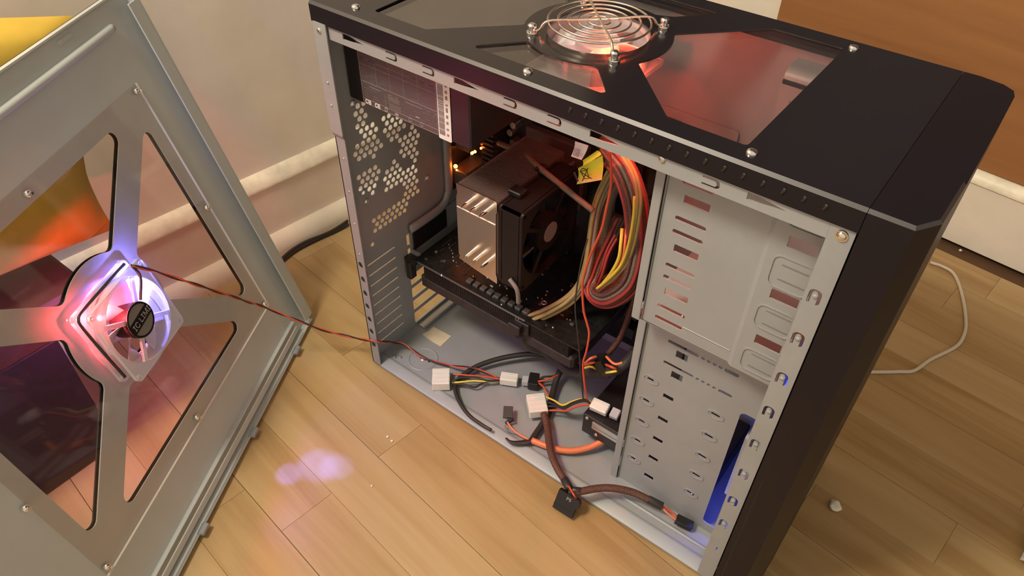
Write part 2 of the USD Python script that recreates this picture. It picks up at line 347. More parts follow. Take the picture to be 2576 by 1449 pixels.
# --- front flange with hook cuts
nz = (0.3625, 0.3251, 0.2862, 0.2498, 0.2103, 0.1716, 0.1326, 0.0965)
ff = cut(R(0.4266, 0.0030, D, H1, 0.0015, 3), [hook_n(0.4328, z) for z in nz] + [R(0.4343, 0.0545, 0.4358, 0.0605)])
part(case, 'front_flange', plate(ff, T, 'xz', -0.0002), 'steel')
for z in nz: part(case, 'hook_bump', dome((0.4330, -0.0001, z + 0.0012), (0, -1, 0), 0.0017, 0.0009), 'steel', smooth=True)
part(case, 'screw', [dome((0.4342, -0.0004, 0.4115), (0, -1, 0), 0.0027, 0.0018), ringm((0.4342, -0.0003, 0.4115), (0, -1, 0), 0.0034, 0.0006, 16, 6)], 'screw', smooth=40)
# --- floor pan with a rolled lip
lip = np.array([(0.0, 0.0022), (0.0, 0.0042), (0.0012, 0.0054), (0.0110, 0.0080), (0.0128, 0.0081), (0.0142, 0.0074), (0.0165, 0.0062), (W - 0.002, 0.0062), (W - 0.002, 0.0022)])
lm = trimesh.creation.extrude_polygon(sg.Polygon(lip), 0.4395, engine='earcut'); lm = xf(lm, (0.0008, 0, 0), (0, 1, 0), (0, 0, 1), (1, 0, 0))
pan = part(case, 'floor_pan', lm, 'steel', smooth=35)
part(pan, 'pressed_ring', [ringm((0.0462, 0.0372, 0.0060), (0, 0, 1), 0.0170, 0.0011, 36, 8)], 'steel', smooth=True)
part(pan, 'foot_screw', dome((0.0462, 0.0372, 0.0065), (0, 0, 1), 0.0036, 0.0016), 'steel_bright', smooth=40)
part(pan, 'foot_hole', cyl((0.0545, 0.0385, 0.0063), (0, 0, 1), 0.0012, 0.0002, 10), 'ink')
for (x, y) in ((0.018, 0.018), (0.024, 0.022)): part(pan, 'rivet', dome((x, y, 0.0075), (0, 0, 1), 0.0014, 0.001), 'rivet', smooth=40)
part(pan, 'long_bead', tube([(0.330, 0.024, 0.0060), (0.38, 0.024, 0.0062), (0.425, 0.024, 0.0060)], 0.0022, 10), 'steel', smooth=True)
part(case, 'far_side', box(0.0, D, W - 0.0015, W, 0.003, H1), 'steel')
part(case, 'motherboard_tray', plate(R(0.004, 0.012, 0.300, 0.335, 0.003), T, 'xz', 0.1955), 'steel')
part(case, 'front_sheet', plate(cut(R(0.014, 0.003, W - 0.002, H1), [C(0.1, 0.11, 0.038)]), T, 'yz', D - 0.0025), 'steel')
# --- drive cages
us = []
for z in (0.3904, 0.3599, 0.3483, 0.3172, 0.3056, 0.2761, 0.2635): us.append(R(0.3264, z - 0.0018, 0.3498, z + 0.0018, 0.0016, 3))
for z in (0.3771, 0.3345, 0.2925): us.append(R(0.3300, z - 0.0032, 0.3490, z + 0.0032, 0.0005, 2))
wins = [R(0.4035, z - 0.0043, 0.4225, z + 0.0043, 0.0006, 2) for z in (0.3790, 0.3345, 0.2905)] + [R(0.4045, 0.3995, 0.4225, 0.4035)]
cage = part(case, 'upper_drive_cage', [plate(cut(R(0.3165, 0.2535, 0.3900, 0.4125), us), T, 'xz', 0.0225),
     plate(cut(R(0.3930, 0.2535, 0.4270, 0.4125), wins), T, 'xz', 0.0205),
     trimesh.convex.convex_hull(np.array([(x, y + d, z) for (x, y) in ((0.3899, 0.0225), (0.3931, 0.0205)) for d in (0, T) for z in (0.2535, 0.4125)])),
     box(0.3080, 0.3150, 0.0195, 0.0207, 0.2535, 0.4125, 0.0004), box(0.3080, 0.3091, 0.0200, 0.0300, 0.2535, 0.4125), box(0.3150, 0.3168, 0.0225, 0.0236, 0.2535, 0.4125),
     box(0.3090, 0.4268, 0.0225, 0.1760, 0.2530, 0.2540)], 'steel', label='grey cage for the large drive bays')
for z0, z1 in ((0.3405, 0.3672), (0.3015, 0.3235), (0.2580, 0.2800), (0.3895, 0.4120)):
    p = R(0.3978, z0, 0.4262, z1, 0.006); part(cage, 'spring_clip', plate(p.difference(p.buffer(-0.0011)), 0.0009, 'xz', 0.0198), 'steel')
    zc = (z0 + z1) / 2
    for dz in (0.006, -0.006): part(cage, 'clip_slot', plate(R(0.4045, zc + dz - 0.0006, 0.4225, zc + dz + 0.0006, 0.0005, 2), 0.0003, 'xz', 0.0203), 'steel_dim')
part(cage, 'pressed_step', tube([(0.350, 0.0225, 0.2660), (0.389, 0.0225, 0.2660)], 0.0006, 8), 'steel', smooth=True)
part(cage, 'rivet', dome((0.3478, 0.0222, 0.2768), (0, -1, 0), 0.0010, 0.0009), 'rivet', smooth=40)
far = [R(0.327, z - 0.0018, 0.352, z + 0.0018, 0.0016, 3) for z in (0.388, 0.374, 0.345, 0.330)]
part(case, 'far_cage_plate', [plate(cut(R(0.330, 0.2535, 0.4270, 0.404), [affinity.translate(f, 0.012, 0) for f in far]), T, 'xz', 0.1740),
     xf(trimesh.creation.extrude_polygon(sg.Polygon([(0.1740, 0.400), (0.1740, 0.4045), (0.1755, 0.4085), (0.179, 0.411), (0.184, 0.4120), (0.1995, 0.4120), (0.1995, 0.4105), (0.184, 0.4105), (0.1798, 0.4095), (0.1767, 0.4075), (0.1753, 0.4040), (0.1753, 0.400)]), 0.097, engine='earcut'), (0.330, 0, 0), (0, 1, 0), (0, 0, 1), (1, 0, 0))], 'steel', smooth=35)
YL = 0.0420
ls, embs = [], []
for z in (0.2243, 0.1986):
    ls += [R(0.3342, z - 0.0017, 0.3622, z + 0.0017, 0.0015, 3)] + [C(x, z, 0.0016, 3) for x in (0.3662, 0.3713, 0.3763, 0.3814)] + [R(0.3850, z - 0.0019, 0.3972, z + 0.0019, 0.0017, 3)]
for z in (0.2146, 0.1890): ls.append(R(0.3433, z - 0.0040, 0.3538, z + 0.0040))
OL, OR = (0.1691, 0.1398, 0.1092, 0.0788, 0.0487), (0.1687, 0.1391, 0.1088, 0.0788, 0.0484)
for z in OL: ls.append(R(0.3232, z - 0.0017, 0.3298, z + 0.0017, 0.0016, 3)); embs.append((0.3266, z))
for z in OR: ls.append(R(0.3848, z - 0.0016, 0.3932, z + 0.0016, 0.0015, 3)); embs.append((0.3890, z))
for z in (0.1587, 0.1270, 0.0963, 0.0662, 0.0352): ls.append(R(0.3408, z - 0.0026, 0.3506, z + 0.0026))
frontwin = R(0.4078, 0.0180, 0.4245, 0.1880, 0.0042).union(sg.box(0.4140, 0.0180, 0.4245, 0.1845)).intersection(sg.box(0.4, 0, 0.4235, 0.3))
lcage = part(case, 'lower_drive_cage', [plate(cut(R(0.3150, 0.0063, 0.4250, 0.2530), ls + [frontwin]), T, 'xz', YL),
     box(0.3065, 0.3135, YL - 0.003, YL - 0.0018, 0.0063, 0.2530, 0.0004), box(0.3065, 0.3076, YL - 0.0025, YL + 0.010, 0.0063, 0.2530), box(0.3135, 0.3152, YL, YL + T, 0.0063, 0.2530),
     box(0.4235, 0.4245, 0.0225, YL + 0.001, 0.0063, 0.2530)], 'steel', label='grey cage for the small drive bays')
for x, z in embs: part(lcage, 'pressed_oval', plate(affinity.scale(C(x, z, 0.0080), 1, 0.62).difference(affinity.scale(C(x, z, 0.0064), 1, 0.58)), 0.0009, 'xz', YL - 0.0006), 'steel')
for x, z in ((0.3290, OL[4] - 0.0002), (0.3905, OR[4])): part(lcage, 'rivet', dome((x, YL, z), (0, -1, 0), 0.0013, 0.001), 'rivet', smooth=40)
part(case, 'far_lower_cage_plate', plate(R(0.3150, 0.0063, 0.4250, 0.2530), T, 'xz', 0.1560), 'steel')
# --- black top cover with windows and fan opening
FX, FY = 0.2080, 0.0970
hub = C(FX, FY, 0.0565, 16)
def mirror(p): return [(2 * FX - x, y) for x, y in p]
q3 = [(0.3100, 0.0170), (0.3640, 0.0170), (0.3640, 0.1850), (0.3090, 0.1850), (0.2520, 0.1250), (0.2400, 0.0970), (0.2560, 0.0720)]
q2 = [(0.1500, 0.0170), (0.2660, 0.0170), (0.2400, 0.0460), (0.2080, 0.0600), (0.1760, 0.0480)]
q4 = [(x, 2 * 0.101 - y) for x, y in q2]
holes = [rnd(list(sg.Polygon(q).difference(hub).exterior.coords), 0.0028) for q in (q3, mirror(q3), q2, q4)]
fanhole = C(FX, FY, 0.0390, 16)
outer = rnd([(-0.003, -0.002), (0.4419, -0.002), (0.4419, W + 0.002), (-0.003, W + 0.002)], 0.0003)
def cover(poly, z0, z1, ch, holes_, near=None):
    """a shell with a flat top; near: the run of points along the near side that gets a bevel"""
    near_ = np.array(near, float); d = np.gradient(near_, axis=0); nrm = np.c_[d[:, 1], -d[:, 0]]; nrm /= np.linalg.norm(nrm, axis=1, keepdims=True)
    inner = near_ - nrm * ch
    hi = poly.difference(sg.Polygon(np.vstack([near_ + nrm * 0.001, inner[::-1]])))
    k = len(near_); V = np.vstack([np.c_[near_, np.full(k, z1 - ch)], np.c_[inner, np.full(k, z1)], np.c_[near_ - nrm * 0.0011, np.full(k, z1 - ch)], np.c_[inner - nrm * 0.0003, np.full(k, z1 - 0.0012)]]); F = []
    for i in range(k - 1):
        F += [[i, i + 1, k + i + 1], [i, k + i + 1, k + i], [i, 2 * k + i, 2 * k + i + 1], [i, 2 * k + i + 1, i + 1], [k + i, k + i + 1, 3 * k + i + 1], [k + i, 3 * k + i + 1, 3 * k + i], [2 * k + i, 3 * k + i, 3 * k + i + 1], [2 * k + i, 3 * k + i + 1, 2 * k + i + 1]]
    shell = poly.difference(poly.buffer(-0.0018))
    return [plate(shell, z1 - ch - z0, 'xy', z0), plate(hi.intersection(shell), ch - 0.0012, 'xy', z1 - ch), plate(cut(hi, holes_), 0.0012, 'xy', z1 - 0.0012)], trimesh.Trimesh(V, F, process=False)
body, edge = cover(outer, H1 - 0.0007, H2, 0.0021, holes + [fanhole], [(-0.003, -0.002), (0.2, -0.002), (0.4419, -0.002)])
top = part(case, 'top_cover', body[2], 'black_paint', label='glossy black top cover with cut-out windows')
part(top, 'cover_side', body[:2], 'black_matte')
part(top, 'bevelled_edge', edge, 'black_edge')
part(case, 'top_window', plate(cut(R(0.020, 0.006, 0.402, W - 0.006), [fanhole]), 0.0020, 'xy', H2 - 0.0034), 'acrylic_top', label='clear acrylic sheet under the top cover')
for (x, y) in ((0.0365, 0.0125), (0.2060, 0.0105), (0.3695, 0.0112), (0.3690, 0.1895), (0.206, 0.1915)):
    part(case, 'screw', dome((x, y, H2), (0, 0, 1), 0.0035, 0.0024), 'screw', smooth=40)
for i, x in enumerate(np.arange(0.250, 0.43, 0.0122)):
    part(top, 'side_dimple', tube([(x - 0.0006, -0.0016, H1 + 0.0060), (x + 0.0006, -0.0016, H1 + 0.0095)], 0.0014, 8), 'black_paint', smooth=True)
# --- front bezel
bz = [(0.4422, -0.002), (0.4672, -0.002), (0.4768, 0.0131), (0.4778, 0.060), (0.4779, 0.130), (0.4777, 0.1850), (0.4755, 0.1935), (0.4682, 0.1990), (0.4530, W + 0.002), (0.4422, W + 0.002)]
bbody, bedge = cover(sg.Polygon(bz), 0.0015, H2, 0.0020, [], bz[:4])
bezel = part(case, 'front_bezel', [plate(sg.Polygon(bz), H2 - 0.0035, 'xy', 0.0015), bbody[1], bbody[2]], 'black_matte', label='black front bezel with bevelled corners')
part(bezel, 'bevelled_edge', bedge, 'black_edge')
part(bezel, 'groove', box(0.4475, 0.4480, -0.00215, -0.0018, 0.004, 0.18), 'ink')

# ================================================================ fan guard and light-up fan in the top
def fan_parts(t, o, ex, ey, ez, s=0.080, d=0.025, frame='clear_plastic', blade='gloss_blade', hubmat='smoke_fan', nb=7, hub_r=0.0170, struts=True, ang0=0.0):
    """square axial fan, outlet face (struts, motor label) towards +ez at height d"""
    ex, ey, ez = map(lambda v: np.array(v, float), (ex, ey, ez)); put = lambda m: xf(m, o, ex, ey, ez)
    h = s / 2; sq = R(-h, -h, h, h, 0.0045, 4); bore = C(0, 0, h - 0.0022, 16)
    ears = [C(a * (h - 0.0043), b * (h - 0.0043), 0.0021, 5) for a in (-1, 1) for b in (-1, 1)]
    fl = cut(sq, [bore] + ears)
    fr = part(t, 'frame', put(join([plate(fl, 0.0036, 'xy', 0.0), plate(fl, 0.0036, 'xy', d - 0.0036), plate(C(0, 0, h - 0.0006, 16).difference(bore), d - 0.007, 'xy', 0.0035)])), frame, label='clear square frame' if frame == 'clear_plastic' else None)
    if struts:
        for k in range(4):
            a = math.radians(45 + 90 * k + 12); c, s_ = math.cos(a), math.sin(a)
            part(t, 'strut', put(xf(box(hub_r - 0.002, h - 0.001, -0.0022, 0.0022, d - 0.0032, d - 0.0004, 0.0005), (0, 0, 0), (c, s_, 0), (-s_, c, 0), (0, 0, 1))), frame)
    part(t, 'hub', put(join([cyl((0, 0, 0.002), (0, 0, 1), hub_r, d - 0.0062, 28), cyl((0, 0, d - 0.0040), (0, 0, 1), hub_r + 0.001, 0.0040, 28)])), hubmat, smooth=40)
    for k in range(nb):
        rows = []
        for r in np.linspace(hub_r, h - 0.0036, 5):
            q = (r - hub_r) / (h - hub_r); a0 = ang0 + k * 2 * np.pi / nb + 0.25 * q
            for j, tt in enumerate(np.linspace(-0.5, 0.5, 5)):
                w = 0.62 + 0.12 * q; rows.append((r * math.cos(a0 + tt * w), r * math.sin(a0 + tt * w), d * 0.46 - tt * (0.0125 - 0.003 * q)))
        V = np.array(rows); n = 25; F = []
        for a in range(4):
            for b in range(4):
                i = a * 5 + b; F += [[i, i + 1, i + 6], [i, i + 6, i + 5]]
        F2 = [[f[2] + n, f[1] + n, f[0] + n] for f in F]
        rim = [i for i in range(0, 5)] + [9, 14, 19, 24] + [23, 22, 21, 20] + [15, 10, 5]
        S = []
        for i in range(len(rim)):
            a, b = rim[i], rim[(i + 1) % len(rim)]; S += [[b, a, a + n], [b, a + n, b + n]]
        part(t, 'blade', put(trimesh.Trimesh(np.vstack([V, V - [0, 0, 0.0012]]), F + F2 + S, process=False)), blade, smooth=50)
    return fr
tf = thing('case_fan', 'glowing red clear fan mounted under the wire guard of the top cover', 'fan', (FX, FY, 0.405))
fan_parts(tf, (FX, FY, H2 - 0.0040), (1, 0, 0), (0, -1, 0), (0, 0, -1), hubmat='clear_plastic')
part(tf, 'light', trimesh.creation.icosphere(2, 0.0026).apply_translation((FX + 0.0440, FY - 0.0150, H2 - 0.0150)), 'led_red_hot', label='bright red light')
for dx, dy in ((0.0362, -0.0075), (0.0345, -0.0135), (0.0305, -0.0205)): part(tf, 'light', trimesh.creation.icosphere(2, 0.0022).apply_translation((FX + dx, FY + dy, H2 - 0.0130)), 'led_red_hot', label='bright red light')
fg = thing('fan_guard', 'brass coloured round wire fan guard screwed on top of the black case', 'fan guard', (FX, FY, H2))
zg = H2 + 0.0075
for r in (0.0085, 0.0160, 0.0235, 0.0310, 0.0385): part(fg, 'wire_ring', ringm((FX, FY, zg), (0, 0, 1), r, 0.00085, 48, 7), 'chrome', smooth=True)
hs = 0.03575
for s in (1, -1):
    P_ = [(FX - hs * 1.02, FY - s * hs * 1.02, H2 + 0.0022), (FX - hs * 0.90, FY - s * hs * 0.90, H2 + 0.0026), (FX - hs * 0.76, FY - s * hs * 0.76, zg + 0.0016), (FX - hs * 0.3, FY - s * hs * 0.3, zg + 0.0017)]
    P_ = P_ + [(2 * FX - x, 2 * FY - y, z) for x, y, z in P_[::-1]]
    part(fg, 'cross_wire', tube(P_, 0.0010, 8, n=5), 'chrome', smooth=True)
    for k in (1, -1):
        o = np.array([FX - k * hs, FY - s * k * hs, H2])
        part(fg, 'screw', [lathe([(0, 0), (0.0042, 0), (0.0044, 0.0012), (0.0040, 0.0020), (0.0026, 0.0024), (0.0024, 0.0044), (0.0034, 0.0048), (0.0034, 0.0066), (0.0022, 0.0078), (0, 0.0080)], o, (0, 0, 1), 16)], 'screw', smooth=40)

# ================================================================ power supply
ps = thing('power_supply', 'black power supply with a printed rating label under the top rail', 'power supply', (0.072, 0.097, 0.341))
psb = part(ps, 'housing', box(0.0020, 0.1430, 0.0222, 0.1720, 0.3405, 0.4150, 0.0012), 'psu_black')
lab = part(ps, 'rating_label', box(0.0200, 0.1088, 0.0217, 0.0223, 0.3418, 0.4060), 'label_dark', label='dark printed rating label')
rule = [box(0.0206, 0.1082, 0.0215, 0.0218, z, z + 0.00025) for z in (0.3424, 0.3470, 0.3605, 0.3640, 0.3800, 0.3850)] + [box(x, x + 0.00025, 0.0215, 0.0218, 0.3424, 0.4055) for x in (0.0206, 0.1080)] + [box(x, x + 0.0002, 0.0215, 0.0218, 0.3645, 0.4050) for x in (0.040, 0.056, 0.072, 0.088)] + [box(0.0485, 0.0487, 0.0215, 0.0218, 0.3475, 0.3600)]
part(lab, 'ruled_lines', rule, 'label_print')
bars = []
for z in np.arange(0.3495, 0.404, 0.0027):
    x = 0.0225
    while x < 0.104:
        w = rng.uniform(0.004, 0.010)
        if rng.random() < 0.62: bars.append(box(x, min(x + w, 0.1065), 0.0215, 0.0218, z, z + 0.0007))
        x += w + rng.uniform(0.002, 0.007)
part(lab, 'small_print', bars, 'label_grey')
part(lab, 'grey_patch', [box(0.052, 0.066, 0.02145, 0.0218, 0.3545, 0.3595), box(0.053, 0.067, 0.02145, 0.0218, 0.3480, 0.3530)], 'label_grey')
tx = lambda s, x, z, h: text(s, h, 0.0004, (x, 0.0217, z), (1, 0, 0), (0, 0, 1), True)
part(lab, 'approval_marks', [tx('CB', 0.0228, 0.3429, 0.0040), tx('CE', 0.0345, 0.3429, 0.0038)], 'label_white', label='white approval marks CB and CE')
part(lab, 'approval_symbol', [ringm((0.0485, 0.0216, 0.3448), (0, 1, 0), 0.0017, 0.00045, 16, 5), box(0.0590, 0.0632, 0.0214, 0.0218, 0.3435, 0.3457), ringm((0.0765, 0.0216, 0.3450), (0, 1, 0), 0.0018, 0.00022, 18, 5), ringm((0.090, 0.0216, 0.3455), (0, 1, 0), 0.0018, 0.00022, 18, 5), box(0.0835, 0.0880, 0.0214, 0.0218, 0.3502, 0.3512)], 'label_print')
bsx = plate(R(0.1092, 0.3404, 0.1232, 0.4060, 0.0012), 0.0004, 'xz', 0.0214)
st = part(ps, 'barcode_sticker', bsx, 'label_white', label='white barcode sticker')
z, bb_ = 0.3450, []
while z < 0.404:
    w = rng.choice([0.00035, 0.0006, 0.0009]); bb_.append(box(0.1103, 0.1163, 0.0211, 0.0215, z, z + w)); z += w + rng.choice([0.0004, 0.0007])
part(st, 'barcode', bb_, 'barcode_ink')
part(st, 'serial_print', [box(0.1185, 0.1205, 0.0211, 0.0215, z, z + rng.uniform(0.0012, 0.004)) for z in np.arange(0.3455, 0.402, 0.0055)], 'barcode_ink')

# ================================================================ motherboard
mb = thing('motherboard', 'dark motherboard behind the cooler with amber lit components', 'motherboard', (0.13, 0.19, 0.18))
part(mb, 'board', plate(R(0.004, 0.030, 0.250, 0.330, 0.002), 0.0016, 'xz', 0.1880), 'pcb_black')
part(mb, 'port_shield', box(0.0016, 0.0026, 0.1455, 0.1850, 0.168, 0.334), 'chip', label='dark port shield')
part(mb, 'green_board', box(0.006, 0.060, 0.1865, 0.1882, 0.14, 0.20), 'pcb_green', label='green patch of board beside the slots')
for a in ((0.026, 0.150, 0.18, 0.200), (0.024, 0.158, 0.222, 0.240), (0.026, 0.150, 0.270, 0.296), (0.022, 0.155, 0.30, 0.322)): part(mb, 'port_block', box(0.004, a[0], a[1], 0.188, a[2], a[3], 0.001), 'chip_grey')
for i in range(4): part(mb, 'memory_slot', box(0.188 + i * 0.0095, 0.1945 + i * 0.0095, 0.1795, 0.188, 0.17, 0.318, 0.0006), 'black_plastic')
for i in (0, 1): part(mb, 'memory_module', box(0.1905 + i * 0.019, 0.192 + i * 0.019, 0.1560, 0.184, 0.178, 0.311), 'pcb_black')
part(mb, 'socket', box(0.085, 0.160, 0.178, 0.188, 0.195, 0.270, 0.001), 'chip_grey')
part(mb, 'heat_spreader', [box(0.040, 0.056, 0.165, 0.188, 0.215, 0.305, 0.001)] + [box(0.040, 0.056, 0.160, 0.166, z, z + 0.003) for z in np.arange(0.217, 0.303, 0.006)], 'chip')
for i in range(9): part(mb, 'capacitor', cyl((0.064 + 0.004 * (i % 2), 0.188, 0.212 + 0.0105 * i), (0, -1, 0), 0.0038, 0.010, 14), 'solder' if i % 3 else 'chip_grey', smooth=40)
for i in range(6): part(mb, 'capacitor', cyl((0.075 + 0.015 * i, 0.188, 0.312), (0, -1, 0), 0.0038, 0.009, 14), 'chip_grey', smooth=40)
for k, z in enumerate((0.150, 0.130, 0.110, 0.090, 0.070)): part(mb, 'expansion_slot', box(0.055, 0.150, 0.176, 0.188, z, z + 0.0075, 0.0006), 'black_plastic')
part(mb, 'chipset_cooler', [box(0.165, 0.200, 0.176, 0.188, 0.08, 0.115, 0.001)], 'chip_grey')
for k in range(3): part(mb, 'data_port', box(0.232, 0.248, 0.170, 0.188, 0.06 + 0.03 * k, 0.075 + 0.03 * k, 0.0006), 'black_plastic')
part(mb, 'power_socket', box(0.236, 0.248, 0.168, 0.188, 0.20, 0.252, 0.0006), 'black_plastic')
amber = [(0.012, 0.1480, 0.2062, 0.0024), (0.012, 0.1495, 0.2005, 0.0012), (0.0180, 0.1700, 0.2150, 0.0020), (0.0230, 0.1690, 0.2190, 0.0018), (0.0410, 0.1580, 0.2360, 0.0014)]
for (x, y, z, r) in amber:
    part(mb, 'amber_light', trimesh.creation.icosphere(1, r).apply_translation((x, y, z)), 'led_amber', label='glowing amber light')
for i in range(5): part(mb, 'coil', box(0.009 + 0.009 * i, 0.0155 + 0.009 * i, 0.172, 0.188, 0.228, 0.2345, 0.0006), 'copper')

# ================================================================ processor cooler
PY, PX0, PX1, PZ0, PZ1 = 0.0450, 0.1040, 0.1520, 0.1860, 0.2800
cc = thing('processor_cooler', 'tower processor cooler with six shiny heat pipe tips and a dark fan', 'processor cooler', (0.14, 0.17, 0.23))
fins = [box(PX0 + 0.0005, PX1, y, y + 0.0005, PZ0 + 0.001, PZ1 - 0.001) for y in np.arange(PY + 0.002, 0.150, 0.0021)]
part(cc, 'fin_stack', fins, 'fin_metal', kind='stuff', label='stack of thin metal fins')
pp = [(PX0, PZ0 + 0.004), (PX0 + 0.0015, PZ0 + 0.007), (PX0, PZ0 + 0.011), (PX0, PZ1 - 0.016), (PX0 + 0.0015, PZ1 - 0.010), (PX0, PZ1), (PX1 - 0.002, PZ1), (PX1, PZ1 - 0.002), (PX1, PZ1 - 0.012), (PX1 - 0.0015, PZ1 - 0.014), (PX1 - 0.0015, PZ0 + 0.008), (PX1, PZ0 + 0.004), (PX1, PZ0 - 0.004), (PX0 + 0.02, PZ0)]
pl = part(cc, 'end_plate', plate(sg.Polygon(pp), 0.0009, 'xz', PY), 'plate_metal', label='shiny mirror-like end plate')
part(pl, 'folded_edge', tube([(PX0 + 0.0004, PY - 0.0002, 0.2535), (PX1 - 0.0014, PY - 0.0002, 0.2535)], 0.0007, 8, n=2), 'pipe_metal', smooth=True)
for x in (0.1220, 0.1320, 0.1430):
    for z in (0.2680, 0.2075):
        part(cc, 'heat_pipe', lathe([(0, -0.003), (0.0021, -0.003), (0.0021, 0.0075), (0.0017, 0.0105), (0.0010, 0.0125), (0.0006, 0.0140), (0, 0.0142)], (x, PY, z), (0, -1, 0), 16), 'pipe_metal', smooth=35)
part(cc, 'base', box(0.105, 0.150, 0.166, 0.178, 0.21, 0.255, 0.002), 'plate_metal')
for x in (0.1220, 0.1320, 0.1430): part(cc, 'heat_pipe', box(x - 0.002, x + 0.002, 0.150, 0.168, 0.226, 0.238), 'pipe_metal')
# fan on the front side of the tower
fo = (0.1535, PY + 0.047, 0.2310)
fan_parts(cc, fo, (0, 1, 0), (0, 0, 1), (1, 0, 0), s=0.092, d=0.026, frame='smoke_fan', blade='black_plastic', hubmat='smoke_fan', hub_r=0.0190)
part(cc, 'fan_shroud', [plate(R(PY + 0.001, 0.186, PY + 0.0035, 0.277), 0.020, 'yz', 0.1565), plate(R(PY + 0.001, 0.2745, PY + 0.093, 0.2770), 0.020, 'yz', 0.1565)], 'smoke_fan', label='smoky dark fan housing')
part(cc, 'motor_label', cyl((0.1796, PY + 0.047, 0.2310), (1, 0, 0), 0.0105, 0.0005, 28), 'hub_grey', label='plain grey disc on the fan motor')
part(cc, 'clip', box(0.1500, 0.1640, PY + 0.018, PY + 0.0300, 0.2775, 0.2830, 0.001), 'black_plastic'); part(cc, 'clip', box(0.1480, 0.1560, PY + 0.062, PY + 0.072, 0.2775, 0.2830, 0.001), 'black_plastic')
part(cc, 'clip_leg', [tube([(0.168, PY - 0.001, 0.198), (0.176, PY - 0.002, 0.193), (0.1785, PY - 0.0015, 0.186), (0.1785, PY, 0.172)], 0.0022, 8)], 'hub_grey', smooth=True)

# ================================================================ graphics card
gc = thing('graphics_card', 'black graphics card plugged in flat below the processor cooler', 'graphics card', (0.12, 0.12, 0.11))
GZ = 0.1245
part(gc, 'board', plate(R(0.016, 0.0665, 0.240, 0.1860, 0.001), 0.0016, 'xy', GZ), 'pcb_black')
part(gc, 'bracket', [box(0.0020, 0.0035, 0.0760, 0.1780, 0.093, 0.152), box(0.0035, 0.0170, 0.0760, 0.0772, GZ - 0.004, GZ + 0.004)], 'steel')
part(gc, 'bracket_back', box(0.0037, 0.0060, 0.0800, 0.1350, GZ + 0.002, 0.1505), 'black_plastic', label='black back of the bracket')
part(gc, 'bracket_foot', [box(0.0015, 0.018, 0.066, 0.079, 0.118, 0.1225), box(0.004, 0.012, 0.064, 0.074, 0.094, 0.119, 0.0012)], 'dark_dust')
part(gc, 'shroud', [box(0.022, 0.232, 0.0680, 0.180, 0.089, 0.1065, 0.003)], 'dark_dust')
part(gc, 'fin_row', [box(x, x + 0.0006, 0.0675, 0.150, 0.1055, GZ - 0.0005) for x in np.arange(0.030, 0.225, 0.0014)], 'dark_dust', kind='stuff')
part(gc, 'stiffener', box(0.022, 0.172, 0.0655, 0.0675, GZ + 0.0002, GZ + 0.0022, 0.0005), 'chip_grey')
used_xy = []
for i in range(64):
    x, y = rng.uniform(0.024, 0.215), rng.uniform(0.072, 0.148)
    w, h = rng.choice([0.0022, 0.003, 0.0042]), rng.choice([0.0014, 0.002, 0.003])
    part(gc, 'component', box(x, x + w, y, y + h, GZ + 0.0014, GZ + 0.0030, 0.0003), rng.choice(['chip_grey', 'chip', 'solder'], p=[0.45, 0.35, 0.20]))
for i in range(9):
    x = 0.0860 + i * 0.0095
    part(gc, 'choke', box(x, x + 0.0070, 0.0735, 0.0805, GZ + 0.0014, GZ + 0.0050, 0.0006), 'chip_grey')
dots_ = [(0.030 + 0.0045 * i, 0.1120 - 0.0035 * i + rng.uniform(-0.002, 0.002)) for i in range(8)] + [(rng.uniform(0.03, 0.22), rng.uniform(0.070, 0.15)) for _ in range(40)]
for x, y in dots_: part(gc, 'solder_point', dome((x, y, GZ + 0.0018), (0, 0, 1), rng.uniform(0.0006, 0.0014), 0.0009, 8), 'solder', smooth=True)
for i in range(12):
    x, y = rng.uniform(0.025, 0.075), rng.uniform(0.085, 0.135); part(gc, 'trace_strip', box(x, x + 0.0007, y, y + rng.uniform(0.006, 0.016), GZ + 0.0015, GZ + 0.0019), 'chip_grey')
part(gc, 'mounting_ring', ringm((0.1720, 0.1000, GZ + 0.0022), (0, 0, 1), 0.0026, 0.0010, 18, 6), 'solder', smooth=True)
part(gc, 'copper_coil', ringm((0.0890, 0.0850, GZ + 0.0035), (1, 0, 0.3), 0.0018, 0.0008, 14, 6), 'copper', smooth=True)
part(gc, 'power_socket', box(0.160, 0.178, 0.064, 0.076, 0.108, 0.1235, 0.0008), 'black_plastic')
part(gc, 'stiffener_screw', dome((0.058, 0.0665, GZ + 0.0015), (0, -0.6, 0.8), 0.0016, 0.0012, 10), 'solder', smooth=True)
part(gc, 'lower_fins', [box(x, x + 0.0008, 0.074, 0.120, 0.092, 0.1060) for x in np.arange(0.182, 0.226, 0.0028)] + [box(0.178, 0.229, 0.074, 0.150, 0.084, 0.0925, 0.002)], 'dark_dust')

